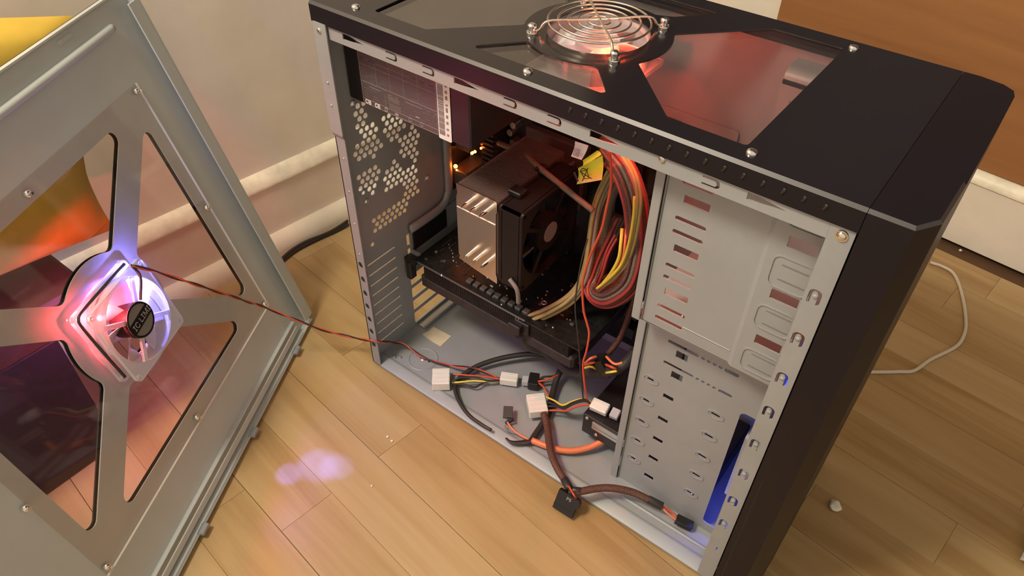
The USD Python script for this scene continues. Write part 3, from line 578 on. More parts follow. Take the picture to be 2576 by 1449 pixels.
# ================================================================ hard drives
def drive(name, label, x0, x1, y0, y1, z0, z1, strip):
    t = thing(name, label, 'hard drive', ((x0 + x1) / 2, (y0 + y1) / 2, z0), group=None)
    part(t, 'casing', box(x0, x1, y0, y1, z0, z1, 0.0012), 'black_plastic')
    part(t, 'circuit_side', box(x0 + 0.004, x1 - 0.010, y0 + 0.004, y1 - 0.004, z0 - 0.0016, z0), 'pcb_black')
    if strip: part(t, 'metal_strip', [box(x0 + 0.012, x1, y0 - 0.0008, y0 + 0.001, z1 - 0.0095, z1 - 0.0050), box(x0 + 0.012, x1, y0 - 0.0008, y0 + 0.001, z1 - 0.0150, z1 - 0.0115)], 'steel_bright', label='bright metal rail')
    for dx, dz in ((0.005, -0.004), (0.018, -0.022)):
        if z1 + dz > z0 + 0.003: part(t, 'screw', dome((x0 + dx, y0, z1 + dz), (0, -1, 0), 0.0022, 0.0013), 'screw', smooth=40)
    part(t, 'rear_plug', box(x0 - 0.003, x0, y0 + 0.02, y0 + 0.06, z0 + 0.003, z0 + 0.010), 'black_plastic')
    return t
drive('hard_drive', 'black hard drive with bright rail low in the drive cage', 0.2575, 0.402, 0.0560, 0.1500, 0.0220, 0.0520, True)

# ================================================================ front fan
f2 = thing('front_fan', 'blue lit fan behind the slot at the front of the drive cage', 'fan', (0.43, 0.10, 0.07))
fan_parts(f2, (0.4365, 0.0960, 0.1080), (0, 1, 0), (0, 0, -1), (-1, 0, 0), s=0.092, d=0.020, hubmat='smoke_fan')
part(f2, 'light', [trimesh.creation.icosphere(2, 0.0024).apply_translation(p) for p in ((0.4270, 0.1290, 0.1390), (0.4270, 0.0650, 0.0620))], 'led_blue_deep', label='bright blue light')

# ================================================================ cables (each a thing of its own)
K = {
'fan_cable_case': [(-0.0796,-0.0697,0.1),(-0.0479,-0.0323,0.055),(-0.0272,-0.0091,0.036),(0.0118,-0.001,0.0462),(0.0127,0.0243,0.024),(0.0226,0.0335,0.018),(0.0466,0.0359,0.012),(0.0708,0.0425,0.011),(0.0922,0.0464,0.017),(0.109,0.0517,0.022),(0.1224,0.0568,0.02),(0.1384,0.0623,0.016),(0.1444,0.0635,0.015)],
'sata_arc': [(0.2141,0.1287,0.02),(0.1867,0.1281,0.022),(0.156,0.1151,0.022),(0.1316,0.0935,0.02),(0.1131,0.0682,0.017),(0.1047,0.0472,0.014),(0.1042,0.0307,0.012),(0.1122,0.02,0.012),(0.1274,0.0104,0.012),(0.1457,0.0037,0.012),(0.1667,0.0021,0.013),(0.1777,0.0028,0.013)],
'A': [(0.0896,0.0214,0.015),(0.0688,0.0274,0.012),(0.0888,0.043,0.012),(0.0872,0.0056,0.012),(0.1075,0.02,0.012)],
'A_red': [(0.0955,0.0355,0.016),(0.1098,0.0433,0.017),(0.1292,0.0555,0.017),(0.1447,0.0631,0.015)],
'A_blk1': [(0.1021,0.0264,0.016),(0.1073,0.0358,0.018),(0.1216,0.047,0.018),(0.134,0.0518,0.017),(0.1444,0.0635,0.015)],
'A_blk2': [(0.1029,0.0254,0.014),(0.1154,0.033,0.014),(0.126,0.0379,0.013),(0.1296,0.0478,0.014),(0.1372,0.0564,0.015),(0.1446,0.0633,0.014)],
'A_yel': [(0.1017,0.0267,0.014),(0.1104,0.0321,0.016),(0.1199,0.0418,0.016),(0.1292,0.0483,0.016),(0.1444,0.0635,0.013)],
'B': [(0.1417,0.067,0.014),(0.1578,0.0744,0.014),(0.1646,0.079,0.014),(0.1768,0.0871,0.014)],
'C_red': [(0.1787,0.0842,0.018),(0.1868,0.0922,0.02),(0.1936,0.1036,0.022),(0.1953,0.12,0.018)],
'C_yel': [(0.178,0.0854,0.015),(0.1873,0.0955,0.018),(0.1941,0.1031,0.02),(0.1958,0.1195,0.016)],
'C_blk': [(0.1764,0.0876,0.016),(0.1814,0.0943,0.019),(0.1907,0.1049,0.018),(0.1933,0.1233,0.015)],
'C_red2': [(0.1792,0.0853,0.016),(0.1894,0.0816,0.02),(0.1989,0.076,0.02),(0.2027,0.0739,0.018)],
'D': [(0.1835,0.0588,0.018),(0.1959,0.0757,0.018),(0.2164,0.0531,0.018),(0.1999,0.0403,0.018)],
'D_yel': [(0.2001,0.0712,0.02),(0.213,0.0702,0.024),(0.2258,0.0665,0.03),(0.2354,0.0702,0.04),(0.2451,0.0737,0.048),(0.258,0.0703,0.056)],
'D_blk1': [(0.2053,0.0654,0.02),(0.2172,0.0665,0.024),(0.2283,0.065,0.03),(0.2363,0.0688,0.04),(0.2472,0.0726,0.05),(0.2586,0.0695,0.056)],
'D_blk2': [(0.2086,0.0609,0.02),(0.2185,0.0647,0.024),(0.2299,0.0642,0.03),(0.2382,0.0683,0.04),(0.249,0.0714,0.05),(0.2588,0.0693,0.055)],
'D_red': [(0.2119,0.0579,0.018),(0.2215,0.0621,0.022),(0.2326,0.0642,0.028),(0.2434,0.0656,0.042),(0.2523,0.0679,0.05),(0.2599,0.0692,0.054)],
'E': [(0.26,0.0666,0.06),(0.2789,0.0689,0.06),(0.2857,0.0697,0.06)],
'mesh_down': [(0.2122,0.0513,0.02),(0.2238,0.0411,0.019),(0.2378,0.025,0.02),(0.2508,0.0114,0.022),(0.2653,0.0014,0.022),(0.2779,-0.0048,0.022),(0.2876,-0.0109,0.024)],
'p5_red': [(0.2827,-0.0088,0.026),(0.2911,-0.0136,0.028),(0.2976,-0.018,0.03),(0.2986,-0.014,0.0201)],
'p5_blk': [(0.2855,-0.0091,0.024),(0.2925,-0.0155,0.026),(0.2932,-0.014,0.0162)],
'p5_yel': [(0.2842,-0.0085,0.022),(0.2907,-0.0153,0.024),(0.2888,-0.014,0.0117)],
'P5': [(0.292,-0.014,-0.0037),(0.2777,-0.014,0.0036),(0.3051,-0.014,0.0209),(0.2771,-0.014,-0.0323),(0.3026,-0.014,-0.0147)],
'mesh_right': [(0.2922,-0.0123,0.026),(0.2989,-0.0082,0.026),(0.3096,0.0041,0.026),(0.3218,0.0142,0.026),(0.3393,0.0237,0.024),(0.3554,0.0276,0.022),(0.3699,0.0312,0.019)],
'conn_red': [(0.3678,0.0299,0.02),(0.3753,0.0329,0.018),(0.3818,0.0328,0.016),(0.3866,0.0308,0.015)],
'conn_red2': [(0.3695,0.0306,0.018),(0.3758,0.0288,0.018),(0.3822,0.0288,0.016),(0.3874,0.0292,0.015)],
'conn2': [(0.386,0.0303,0.015),(0.4027,0.0341,0.012)],
'blackflat': [(0.1926,0.1112,0.024),(0.1958,0.0977,0.018),(0.2038,0.0788,0.014),(0.2134,0.0591,0.013),(0.2162,0.0418,0.012),(0.2182,0.0267,0.012),(0.2190,0.0182,0.012),(0.2122,0.0097,0.012),(0.2037,0.0034,0.013),(0.1967,0.0035,0.014)],
'graysata': [(0.1786,0.031,0.016),(0.1695,0.0357,0.016),(0.1771,0.0417,0.016),(0.1795,0.0214,0.016),(0.1862,0.0241,0.013),(0.1853,0.0167,0.013)],
'gray_wires': [(0.1848,0.0217,0.013),(0.194,0.0181,0.013),(0.2039,0.0166,0.013),(0.2169,0.0176,0.013)],
'gray_wires2': [(0.1849,0.0173,0.012),(0.1906,0.0128,0.013),(0.1956,0.0147,0.013),(0.2042,0.0161,0.013)],
'orange': [(0.22,0.0192,0.0125),(0.2344,0.0223,0.013),(0.2475,0.0256,0.0135),(0.262,0.034,0.014),(0.2737,0.0464,0.016),(0.2817,0.058,0.02),(0.2867,0.0634,0.024)],
'pcie': [(0.1622,0.0656,0.118),(0.1706,0.075,0.1199),(0.19,0.082,0.1379),(0.2074,0.09,0.1591),(0.2154,0.098,0.1794),(0.2159,0.105,0.2032),(0.2141,0.11,0.2287),(0.2131,0.115,0.2625),(0.2192,0.12,0.2931),(0.2258,0.125,0.3141)],
'atx': [(0.2159,0.12,0.3207),(0.2387,0.11,0.315),(0.257,0.1,0.2998),(0.2677,0.095,0.2739),(0.2735,0.09,0.2489),(0.271,0.088,0.2206),(0.2544,0.09,0.1921),(0.2343,0.1,0.1756),(0.2215,0.11,0.1795),(0.2189,0.12,0.1998),(0.2211,0.13,0.2244),(0.2216,0.14,0.2425)],
'yel1': [(0.2379,0.1,0.3374),(0.2586,0.085,0.3345),(0.2694,0.078,0.3219),(0.2727,0.075,0.3033),(0.2707,0.078,0.2732),(0.266,0.08,0.2471),(0.2565,0.08,0.2254),(0.2425,0.085,0.2006)],
'yel2': [(0.2545,0.09,0.2727),(0.2592,0.082,0.2648),(0.2602,0.08,0.2485),(0.2542,0.08,0.2266),(0.245,0.085,0.2056)],
'red3': [(0.2409,0.11,0.2422),(0.2394,0.1,0.2289),(0.2385,0.095,0.2073),(0.232,0.1,0.1848)],
'red_thin': [(0.2548,0.05,0.3701),(0.2576,0.05,0.358),(0.2594,0.05,0.3406),(0.2568,0.052,0.3154),(0.2531,0.055,0.2916),(0.2443,0.058,0.2594),(0.2391,0.06,0.2322),(0.2383,0.06,0.2174),(0.2423,0.06,0.1896),(0.2477,0.06,0.1747),(0.251,0.06,0.1634),(0.2505,0.06,0.1409),(0.2484,0.06,0.1192),(0.2522,0.06,0.0948),(0.2563,0.062,0.0688)],
'blk_thin': [(0.2216,0.09,0.2451),(0.2232,0.08,0.2241),(0.2268,0.07,0.1934),(0.2306,0.065,0.1786),(0.2366,0.062,0.1579),(0.2423,0.06,0.1353),(0.2461,0.06,0.1087),(0.2522,0.062,0.0656)],
'brown': [(0.269,0.11,0.1884),(0.265,0.11,0.1539),(0.2601,0.11,0.1222),(0.2544,0.1,0.103)],
'connH': [(0.2608,0.08,0.107),(0.252,0.08,0.1099),(0.2692,0.08,0.1219)],
'h_or': [(0.2444,0.07,0.1075),(0.2514,0.068,0.1218),(0.254,0.075,0.1204)],
'h_or2': [(0.2446,0.07,0.1058),(0.2533,0.068,0.1167),(0.2548,0.075,0.1127)],
'h_y': [(0.245,0.07,0.1012),(0.2529,0.068,0.1111),(0.2559,0.075,0.1032)],
'h_r1': [(0.2648,0.075,0.1278),(0.2753,0.068,0.1327),(0.2805,0.068,0.134),(0.2851,0.07,0.1377)],
'h_r2': [(0.2656,0.075,0.1167),(0.2752,0.068,0.1262),(0.2796,0.07,0.1246)],
'h_y2': [(0.2665,0.075,0.1048),(0.2753,0.068,0.1186),(0.2808,0.07,0.1225)],
'darkbundle': [(0.284,0.1,0.1262),(0.279,0.08,0.1169),(0.2538,0.08,0.0929),(0.2232,0.085,0.0664),(0.1992,0.09,0.0644),(0.1862,0.085,0.0759),(0.1746,0.075,0.083),(0.1645,0.07,0.0991)],
'fanwire': [(0.0718,0.15,0.2582),(0.1147,0.13,0.2733),(0.1527,0.11,0.2811),(0.179,0.105,0.2774),(0.2001,0.1,0.2754),(0.2186,0.1,0.2693)],
'cord_wall': [(-0.2266,0.0418,0.003),(-0.231,0.0767,0.003),(-0.2274,0.1096,0.003),(-0.2201,0.1441,0.003),(-0.2172,0.1648,0.004)],
'cord_wall2': [(-0.2258,0.0432,0.006),(-0.2321,0.0713,0.006),(-0.2309,0.0987,0.006),(-0.2236,0.1288,0.005),(-0.2202,0.1486,0.006),(-0.2185,0.1667,0.008)],
'white_cord': [(0.4603,0.3415,0.002),(0.4793,0.3556,0.002),(0.5017,0.3739,0.002),(0.5162,0.3876,0.002),(0.5265,0.4174,0.002),(0.5443,0.4563,0.002),(0.5486,0.481,0.002),(0.5448,0.5134,0.002),(0.5275,0.5657,0.002),(0.5088,0.6014,0.002),(0.4914,0.6086,0.002),(0.4759,0.6071,0.002)],
'crumbs': [(0.5049,0.1495,0.0),(0.0887,-0.0667,0.0),(0.0961,-0.0675,0.0),(0.1187,-0.1204,0.0),(0.5025,0.663,0.0)],
'patch': [(0.0533,-0.1813,0.0),(0.0329,-0.1521,0.0),(0.0332,-0.1166,0.0),(0.0644,-0.1053,0.0),(0.0794,-0.1251,0.0),(0.0657,-0.151,0.0)],
'floorring': [(0.0416,0.0324,0.006),(0.0318,0.0223,0.006),(0.0602,0.047,0.006),(0.0282,0.0504,0.006),(0.0561,0.0201,0.006),(0.0432,0.0376,0.006),(0.053,0.0373,0.006)],
'tape': [(0.0182,0.0664,0.0072),(0.0203,0.0845,0.0072),(0.0484,0.0859,0.0072),(0.0495,0.0649,0.0072)],
'floormark_right': [(0.6513,0.2191,0.02),(0.6546,0.2432,0.02),(0.6623,0.2017,0.02)],
'yellow label': [(0.1989,0.1,0.2888),(0.1995,0.1,0.3059),(0.2173,0.1,0.3312),(0.2211,0.1,0.3288),(0.2234,0.1,0.3048),(0.2045,0.1,0.31)],
'white tag': [(0.2034,0.08,0.3306),(0.2061,0.08,0.3461),(0.2190,0.08,0.3471),(0.2137,0.08,0.3312)],
}
def conn(t, name, o, ex, ey, sx, sy_, sz, material, ridges=0, label=None):
    ex = np.array(ex, float); ex /= np.linalg.norm(ex); ey = np.array(ey, float); ey -= ex * (ey @ ex); ey /= np.linalg.norm(ey); ez = np.cross(ex, ey)
    ms = [box(-sx / 2, sx / 2, -sy_ / 2, sy_ / 2, -sz / 2, sz / 2, 0.0006)]
    for k in range(ridges):
        y = -sy_ / 2 + sy_ * (k + 0.5) / ridges; ms.append(box(-sx / 2 + 0.001, sx / 2 - 0.001, y - 0.0009, y + 0.0009, sz / 2 - 0.0004, sz / 2 + 0.0005))
    return part(t, name, [xf(m, np.array(o, float), ex, ey, ez) for m in ms], material, label)
V3 = lambda *a: np.array(a, float)
# power adapter with two white plugs on the case floor
t = thing('power_adapter_cable', 'short adapter with white plugs at both ends lying on the case floor', 'power cable', (0.115, 0.04, 0.008))
A = V3(*K['A'][0]); ax = V3(*K['A_red'][-1]) - A; ax[2] = 0
d = V3(0.0190, 0.0160, 0)
conn(t, 'plug', A + V3(-0.001, 0.001, -0.001), d, (-0.5, 0.8, 0), 0.0200, 0.0235, 0.0120, 'white_nylon', 4, 'wide white four pin plug')
for n_, m_ in (('A_red', 'wire_red'), ('A_blk1', 'wire_black'), ('A_blk2', 'wire_black'), ('A_yel', 'wire_yellow')):
    part(t, 'wire', tube(K[n_], 0.0011, 8), m_, smooth=True, label={'wire_red': 'red wire', 'wire_yellow': 'yellow wire'}.get(m_))
Bc = (V3(*K['B'][0]) + V3(*K['B'][1])) / 2; db = V3(*K['B'][2]) - V3(*K['B'][0]); db[2] = 0
conn(t, 'plug', Bc, db, (-0.4, 0.9, 0), 0.0200, 0.0125, 0.0095, 'white_nylon', 2, 'narrow white plug')
t = thing('power_plug_cable', 'black plug with red, yellow and black wires joined to the narrow white plug', 'power cable', (0.182, 0.09, 0.008))
Cc = (V3(*K['B'][2]) * 0.75 + V3(*K['B'][3]) * 0.25)
conn(t, 'plug_sleeve', Cc - db / np.linalg.norm(db) * 0.002, db, (-0.4, 0.9, 0), 0.0075, 0.0090, 0.0080, 'clear_nylon', 0, 'clear plug sleeve')
conn(t, 'plug', V3(*K['B'][3]) - db / np.linalg.norm(db) * 0.0035, db, (-0.4, 0.9, 0), 0.0115, 0.0175, 0.0105, 'black_plastic', 4)
for n_, m_ in (('C_red', 'wire_red'), ('C_yel', 'wire_yellow'), ('C_blk', 'wire_black'), ('C_red2', 'wire_red')): part(t, 'wire', tube(K[n_], 0.0011, 8), m_, smooth=True)
# drive power lead
t = thing('drive_power_cable', 'white square plug with yellow, black and red wires leading to the hard drive', 'power cable', (0.21, 0.06, 0.01))
q = [V3(*p) for p in K['D']]; Dc = sum(q) / 4; dd = (q[1] + q[2] - q[0] - q[3])
conn(t, 'plug', Dc, (q[1] - q[0] + q[2] - q[3]) / 2, (q[0] - q[3]), 0.0205, 0.0255, 0.0110, 'white_nylon', 4, 'wide white four pin plug')
for n_, m_ in (('D_yel', 'wire_yellow'), ('D_blk1', 'wire_black'), ('D_blk2', 'wire_black'), ('D_red', 'wire_red')): part(t, 'wire', tube(K[n_], 0.00115, 8), m_, smooth=True)
e = [V3(*p) for p in K['E']]
conn(t, 'drive_plug', (e[0] + e[1]) / 2, e[1] - e[0], (0.0, 1, 0.3), 0.0185, 0.0120, 0.0080, 'white_nylon', 2, 'white drive plug')
conn(t, 'drive_plug_tip', e[2] + (e[1] - e[0]) * 0.05, e[1] - e[0], (0.0, 1, 0.3), 0.0090, 0.0105, 0.0065, 'clear_nylon')
# sleeved sata power lead hanging out over the edge
t = thing('sleeved_power_cable', 'brown sleeved cable hanging over the case edge with a black plug marked P5', 'power cable', (0.29, 0.0, 0.0))
part(t, 'sleeve', tube(K['mesh_down'], 0.0040, 10, flat=0.8), 'sleeve_brown', smooth=True)
part(t, 'sleeve', tube(K['mesh_right'], 0.0040, 10, flat=0.8), 'sleeve_brown', smooth=True)
for a, b, r in (('mesh_down', slice(-2, None), 0.0044), ('mesh_right', slice(-2, None), 0.0043), ('mesh_right', slice(0, 2), 0.0040)): part(t, 'sleeve_band', tube(K[a][b], r, 10), 'wire_black', smooth=True)
for n_, m_ in (('p5_red', 'wire_red'), ('p5_blk', 'wire_black'), ('p5_yel', 'wire_black'), ('conn_red', 'wire_red'), ('conn_red2', 'wire_orange')): part(t, 'wire', tube(K[n_], 0.0010, 8), m_, smooth=True)
# the plug hangs just outside the case, its broad face towards the room
pc = V3(0.2915, -0.0190, 0.0135); px = V3(0.93, 0.02, 0.02); px /= np.linalg.norm(px); pz = V3(0.02, 0.55, 0.84); pz -= px * (pz @ px); pz /= np.linalg.norm(pz)
pn = np.cross(px, pz)
body_ = sg.Polygon([(-0.0115, 0.0090), (0.0110, 0.0090), (0.0135, 0.0060), (0.0135, 0.0005), (0.0110, -0.0015), (0.0110, -0.0120), (-0.0115, -0.0120)])
pm = trimesh.creation.extrude_polygon(body_, 0.0055, engine='earcut'); pm.apply_translation((0, 0, -0.00275))
plug = part(t, 'plug', [xf(pm, pc, px, pz, pn), xf(box(-0.0117, 0.0112, -0.0070, -0.0062, 0.0022, 0.0031), pc, px, pz, pn)], 'black_plastic', label='black flat plug marked P5')
part(plug, 'marking', text('P5', 0.0032, 0.0004, pc + pn * 0.0027 + px * (-0.0012) + pz * 0.0030, px, pz, True), 'label_print')
c2 = [V3(*p) for p in K['conn2']]
conn(t, 'plug', (c2[0] + c2[1]) / 2, c2[1] - c2[0], (0, 1, 0), 0.0170, 0.0090, 0.0065, 'black_plastic')
# round and flat black data leads
single('data_cable', tube(K['sata_arc'], np.r_[np.full(30, 0.0030), np.linspace(0.003, 0.0016, 37)], 10), 'wire_black', 'round black cable arching across the case floor behind the white plugs', 'cable', smooth=True)
t = thing('speaker_cable', 'flat black cable with a small grey plug near the case edge', 'cable', (0.21, 0.05, 0.008))
part(t, 'cable', tube(K['blackflat'], np.r_[np.full(40, 0.0036), np.linspace(0.0034, 0.0012, 15)], 10, flat=0.6), 'wire_black', smooth=True)
conn(t, 'plug', V3(*K['graysata'][0]), V3(*K['graysata'][3]) - V3(*K['graysata'][1]), (0.3, 0.8, 0), 0.0150, 0.0105, 0.0040, 'chip_grey', 0, 'small grey plug')
part(t, 'wire', tube(K['gray_wires'], 0.0012, 8), 'wire_orange', smooth=True); part(t, 'wire', tube(K['gray_wires2'], 0.0007, 8), 'wire_grey', smooth=True)
conn(t, 'clip', V3(*K['graysata'][4]), (0.5, 0.7, 0.4), (0.8, -0.5, 0), 0.0100, 0.0030, 0.0040, 'black_plastic')
single('orange_cable', tube(K['orange'], 0.0034, 12), 'wire_orange', 'thick orange cable curving along the case floor to the hard drive', 'cable', smooth=True)
# graphics power bundle
t = thing('graphics_power_cable', 'yellow and grey cable bundle bending into the graphics card end', 'power cable', (0.2, 0.09, 0.12))
P_ = np.array(K['pcie'])
offs = [(0, 0, 0), (0.0026, 0.0, 0.0022), (-0.0024, 0.001, 0.0026), (0.0026, 0.001, -0.0026), (-0.0022, 0.0, -0.0026), (0.0, -0.0026, 0.0), (0.0, 0.001, 0.0046), (0.0, 0.002, -0.0044)]
for i, o in enumerate(offs): part(t, 'wire', tube(P_ + np.array(o) * 1.2, 0.0020, 8), 'wire_olive' if i % 3 == 0 else ('wire_grey' if i % 3 == 1 else 'wire_olive'), smooth=True)
part(t, 'plug', box(0.156, 0.171, 0.0580, 0.0700, 0.108, 0.1210, 0.0008), 'black_plastic')
# main bundle
t = thing('main_power_cable', 'thick reddish brown sleeved cable bundle looping beside the drive cage', 'power cable', (0.25, 0.1, 0.2))
part(t, 'sleeve', tube(K['atx'], 0.0098, 14), 'sleeve_red', smooth=True, label='reddish mesh sleeve')
sp0 = spline(K['atx'], 8); tn = np.gradient(sp0, axis=0); tn /= np.linalg.norm(tn, axis=1, keepdims=True); sa = np.cross(tn, [0.2, -0.9, 0.3]); sa /= np.linalg.norm(sa, axis=1, keepdims=True); sb = np.cross(tn, sa)
for k in range(16):
    ph = k * 2 * np.pi / 16 + np.linspace(0, 1.2, len(sp0)); rr_ = 0.0094 + 0.0010 * math.sin(k * 2.7)
    part(t, 'strand', tube(sp0 + rr_ * (np.cos(ph)[:, None] * sa + np.sin(ph)[:, None] * sb), 0.0019, 6, raw=True), ('sleeve_red', 'sleeve_brown', 'wire_dark_red', 'sleeve_grey')[k % 4 if k % 8 else 2], smooth=True)
P_ = np.array(K['atx'][:7]); part(t, 'sleeve', tube(P_ + [-0.012, 0.012, 0.0], 0.0085, 12), 'sleeve_brown', smooth=True)
for n_, m_, r in (('yel1', 'wire_olive', 0.0018), ('yel2', 'wire_yellow', 0.0016), ('red3', 'wire_dark_red', 0.0014)): part(t, 'wire', tube(K[n_], r, 8), m_, smooth=True)
P_ = np.array(K['yel1']); part(t, 'wire', tube(P_ + [0.0026, 0.001, 0], 0.0016, 8), 'wire_olive', smooth=True); part(t, 'wire', tube(P_[2:] + [-0.0012, -0.002, -0.001], 0.0014, 8), 'wire_yellow', smooth=True)
P_ = np.array(K['yel2']); part(t, 'wire', tube(P_ + [0.0030, 0.002, 0.001], 0.0014, 8), 'wire_orange', smooth=True)
P_ = np.array(K['red3']); part(t, 'wire', tube(P_ + [-0.0040, 0.004, 0], 0.0013, 8), 'wire_dark_red', smooth=True)
single('brown_cable', tube(K['brown'], 0.0030, 10), 'sleeve_brown', 'brown cable dropping behind the loop of the main bundle', 'cable', smooth=True)
P_ = np.array(K['pcie'])[4:]
single('grey_cable', tube(P_ + [0.004, 0.014, 0.0], 0.0062, 10), 'sleeve_grey', 'grey sleeved cable rising behind the yellow bundle', 'cable', smooth=True)
t = thing('top_fan_cable', 'thin red and black wires running down from the top fan', 'cable', (0.25, 0.06, 0.1))
part(t, 'wire', tube(K['red_thin'], 0.00115, 8), 'wire_red', smooth=True, label='thin red wire'); part(t, 'wire', tube(K['blk_thin'], 0.0008, 8), 'wire_black', smooth=True, label='thin black wire')
t = thing('drive_plug_harness', 'dark cable bundle with a black plug between short coloured wires', 'power cable', (0.25, 0.08, 0.08))
part(t, 'sleeve', tube(K['darkbundle'], 0.0062, 12), 'dark_dust', smooth=True)
conn(t, 'plug', V3(*K['connH'][0]), (0.6, 0.1, 0.4), (0, 0, 1), 0.0110, 0.0220, 0.0150, 'black_plastic')
for n_, m_ in (('h_or', 'wire_orange'), ('h_or2', 'wire_red'), ('h_y', 'wire_yellow'), ('h_r1', 'wire_orange'), ('h_r2', 'wire_red'), ('h_y2', 'wire_yellow')): part(t, 'wire', tube(K[n_], 0.0013, 8), m_, smooth=True)
single('cooler_fan_cable', tube(K['fanwire'], 0.0029, 8), 'sleeve_grey', 'brownish cable stretched from the cooler fan to the main bundle', 'cable', smooth=True)
# labels hanging on the cables
def bent(poly4, bow, n=8):
    a, b, c, d = [np.array(p, float) for p in poly4]; nrm = np.cross(b - a, d - a); nrm /= np.linalg.norm(nrm); V, F = [], []
    for i in range(n + 1):
        s = i / n; p0, p1 = a + (b - a) * s, d + (c - d) * s
        for t_ in np.linspace(0, 1, 5): V.append(p0 + (p1 - p0) * t_ + nrm * bow * (math.sin(math.pi * s)))
    for i in range(n):
        for j in range(4):
            k = i * 5 + j; F += [[k, k + 1, k + 6], [k, k + 6, k + 5]]
    V = np.array(V); m = len(V)
    return trimesh.Trimesh(np.vstack([V, V - nrm * 0.0003]), F + [[f[2] + m, f[1] + m, f[0] + m] for f in F], process=False), nrm
t = thing('cable_label', 'yellow warning label with a crossed-out bin on a cable', 'label', (0.21, 0.1, 0.30))
Y4 = [(0.1992, 0.1, 0.2896), (0.1991, 0.1, 0.3066), (0.2218, 0.1, 0.3287), (0.2238, 0.1, 0.3049)]; lm_, nr = bent([Y4[0], Y4[1], Y4[2], Y4[3]], 0.002)
lm2, _ = bent([(0.2025, 0.102, 0.3081), (0.2019, 0.102, 0.3148), (0.2153, 0.102, 0.3302), (0.2196, 0.102, 0.3276)], 0.001)
flag = part(t, 'flag', [lm_, lm2], 'yellow_label', smooth=40)
a_, b_ = V3(*Y4[0]), V3(*Y4[3]); ex = (b_ - a_) / np.linalg.norm(b_ - a_); vy = V3(*Y4[1]) - a_; vy -= ex * (vy @ ex); ey = vy / np.linalg.norm(vy)
nf = np.cross(ex, ey); nf = nf if nf[1] < 0 else -nf; og = a_ + nf * 0.0026
P2 = lambda u, v: og + ex * u + ey * v
sym = [tube([P2(0.010, 0.0030), P2(0.0215, 0.0135)], 0.0004, 6, n=1), tube([P2(0.0115, 0.0120), P2(0.021, 0.0035)], 0.0004, 6, n=1), tube([P2(0.0125, 0.0120), P2(0.0135, 0.0045), P2(0.0185, 0.0045), P2(0.0195, 0.0120), P2(0.0125, 0.0120)], 0.0004, 6, n=1), tube([P2(0.0125, 0.0125), P2(0.016, 0.0142), P2(0.0195, 0.0125)], 0.0004, 6, n=3)]
part(flag, 'bin_symbol', sym, 'ink', label='black crossed-out bin symbol')
part(flag, 'black_bar', [tube([P2(0.0050, 0.0035), P2(0.0050, 0.0125)], 0.0013, 4, n=1)], 'ink')
t = thing('cable_tag', 'small white barcode tag hanging just below the top rail', 'label', (0.21, 0.08, 0.33))
W4 = K['white tag']; tm, nt = bent([W4[0], W4[1], W4[2], W4[3]], 0.0016)
tg = part(t, 'flag', tm, 'label_white', smooth=40)
a_, b_ = V3(*W4[0]), V3(*W4[3]); ex = (b_ - a_) / np.linalg.norm(b_ - a_); vy = V3(*W4[1]) - a_; ey = vy / np.linalg.norm(vy); nf = np.cross(ex, ey); nf = nf if nf[1] < 0 else -nf
part(tg, 'print', [tube([a_ + nf * 0.0022 + ex * (0.0025 + 0.0012 * i) + ey * 0.003, a_ + nf * 0.0022 + ex * (0.0025 + 0.0012 * i) + ey * 0.011], 0.0003, 5, n=1) for i in range(5)], 'barcode_ink')
# masking tape on the pan
tp = [K['tape'][0][:2], ((K['tape'][0][0] + K['tape'][1][0]) / 2 + 0.0015, (K['tape'][0][1] + K['tape'][1][1]) / 2), K['tape'][1][:2], K['tape'][2][:2], K['tape'][3][:2], ((K['tape'][0][0] + K['tape'][3][0]) / 2, K['tape'][0][1] - 0.0015)]
single('masking_tape', plate(sg.Polygon(tp), 0.0005, 'xy', 0.0063), 'tape', 'torn piece of cream masking tape stuck inside the case floor', 'tape')

# ================================================================ the removed side panel
Q0 = V3(-0.1184, 0.0004, 0.0); e1 = V3(0.46467, -0.88548, 0); e2 = V3(-0.21584, -0.11327, 0.96984); e2 /= np.linalg.norm(e2); nn = np.cross(e1, e2); nn = -nn if nn[0] < 0 else nn
Q0 = Q0 + V3(0, 0, 0.0035)
def pw(u, v, w=0.0): return Q0 + e1 * u + e2 * v + nn * w
def pxf(m): return xf(m, Q0, e1, e2, nn)
sp_ = thing('side_panel', 'removed grey metal side panel with a clear X window leaning beside the case', 'side panel', pw(0.214, 0.0))
PU, PV = 0.452, 0.418
u0_, u1_, v0_, v1_ = 0.0655, 0.3640, 0.0860, 0.3310
uc, vc = 0.2150, 0.2080
hubc = C(uc, vc, 0.0585, 16)
def arm(ua, va, w=0.0135):
    return sg.LineString([(uc, vc), (ua, va)]).buffer(w, cap_style=2)
arms = unary_union([arm(0.0505, 0.0680), arm(0.3790, 0.0680), arm(0.0505, 0.3480), arm(0.3790, 0.3480), hubc])
wins_ = sg.box(u0_, v0_, u1_, v1_).difference(arms)
wins_ = unary_union([g.buffer(-0.0075).buffer(0.0075, quad_segs=5) for g in wins_.geoms])
sheet = cut(sg.box(0.0, 0.002, PU, PV - 0.0005), list(wins_.geoms) + [C(uc, vc, 0.0375, 16)])
msheet = part(sp_, 'sheet', pxf(plate(sheet, 0.0011, 'xy', 0.0)), 'steel_panel', label='grey inner sheet with X shaped cut-outs')
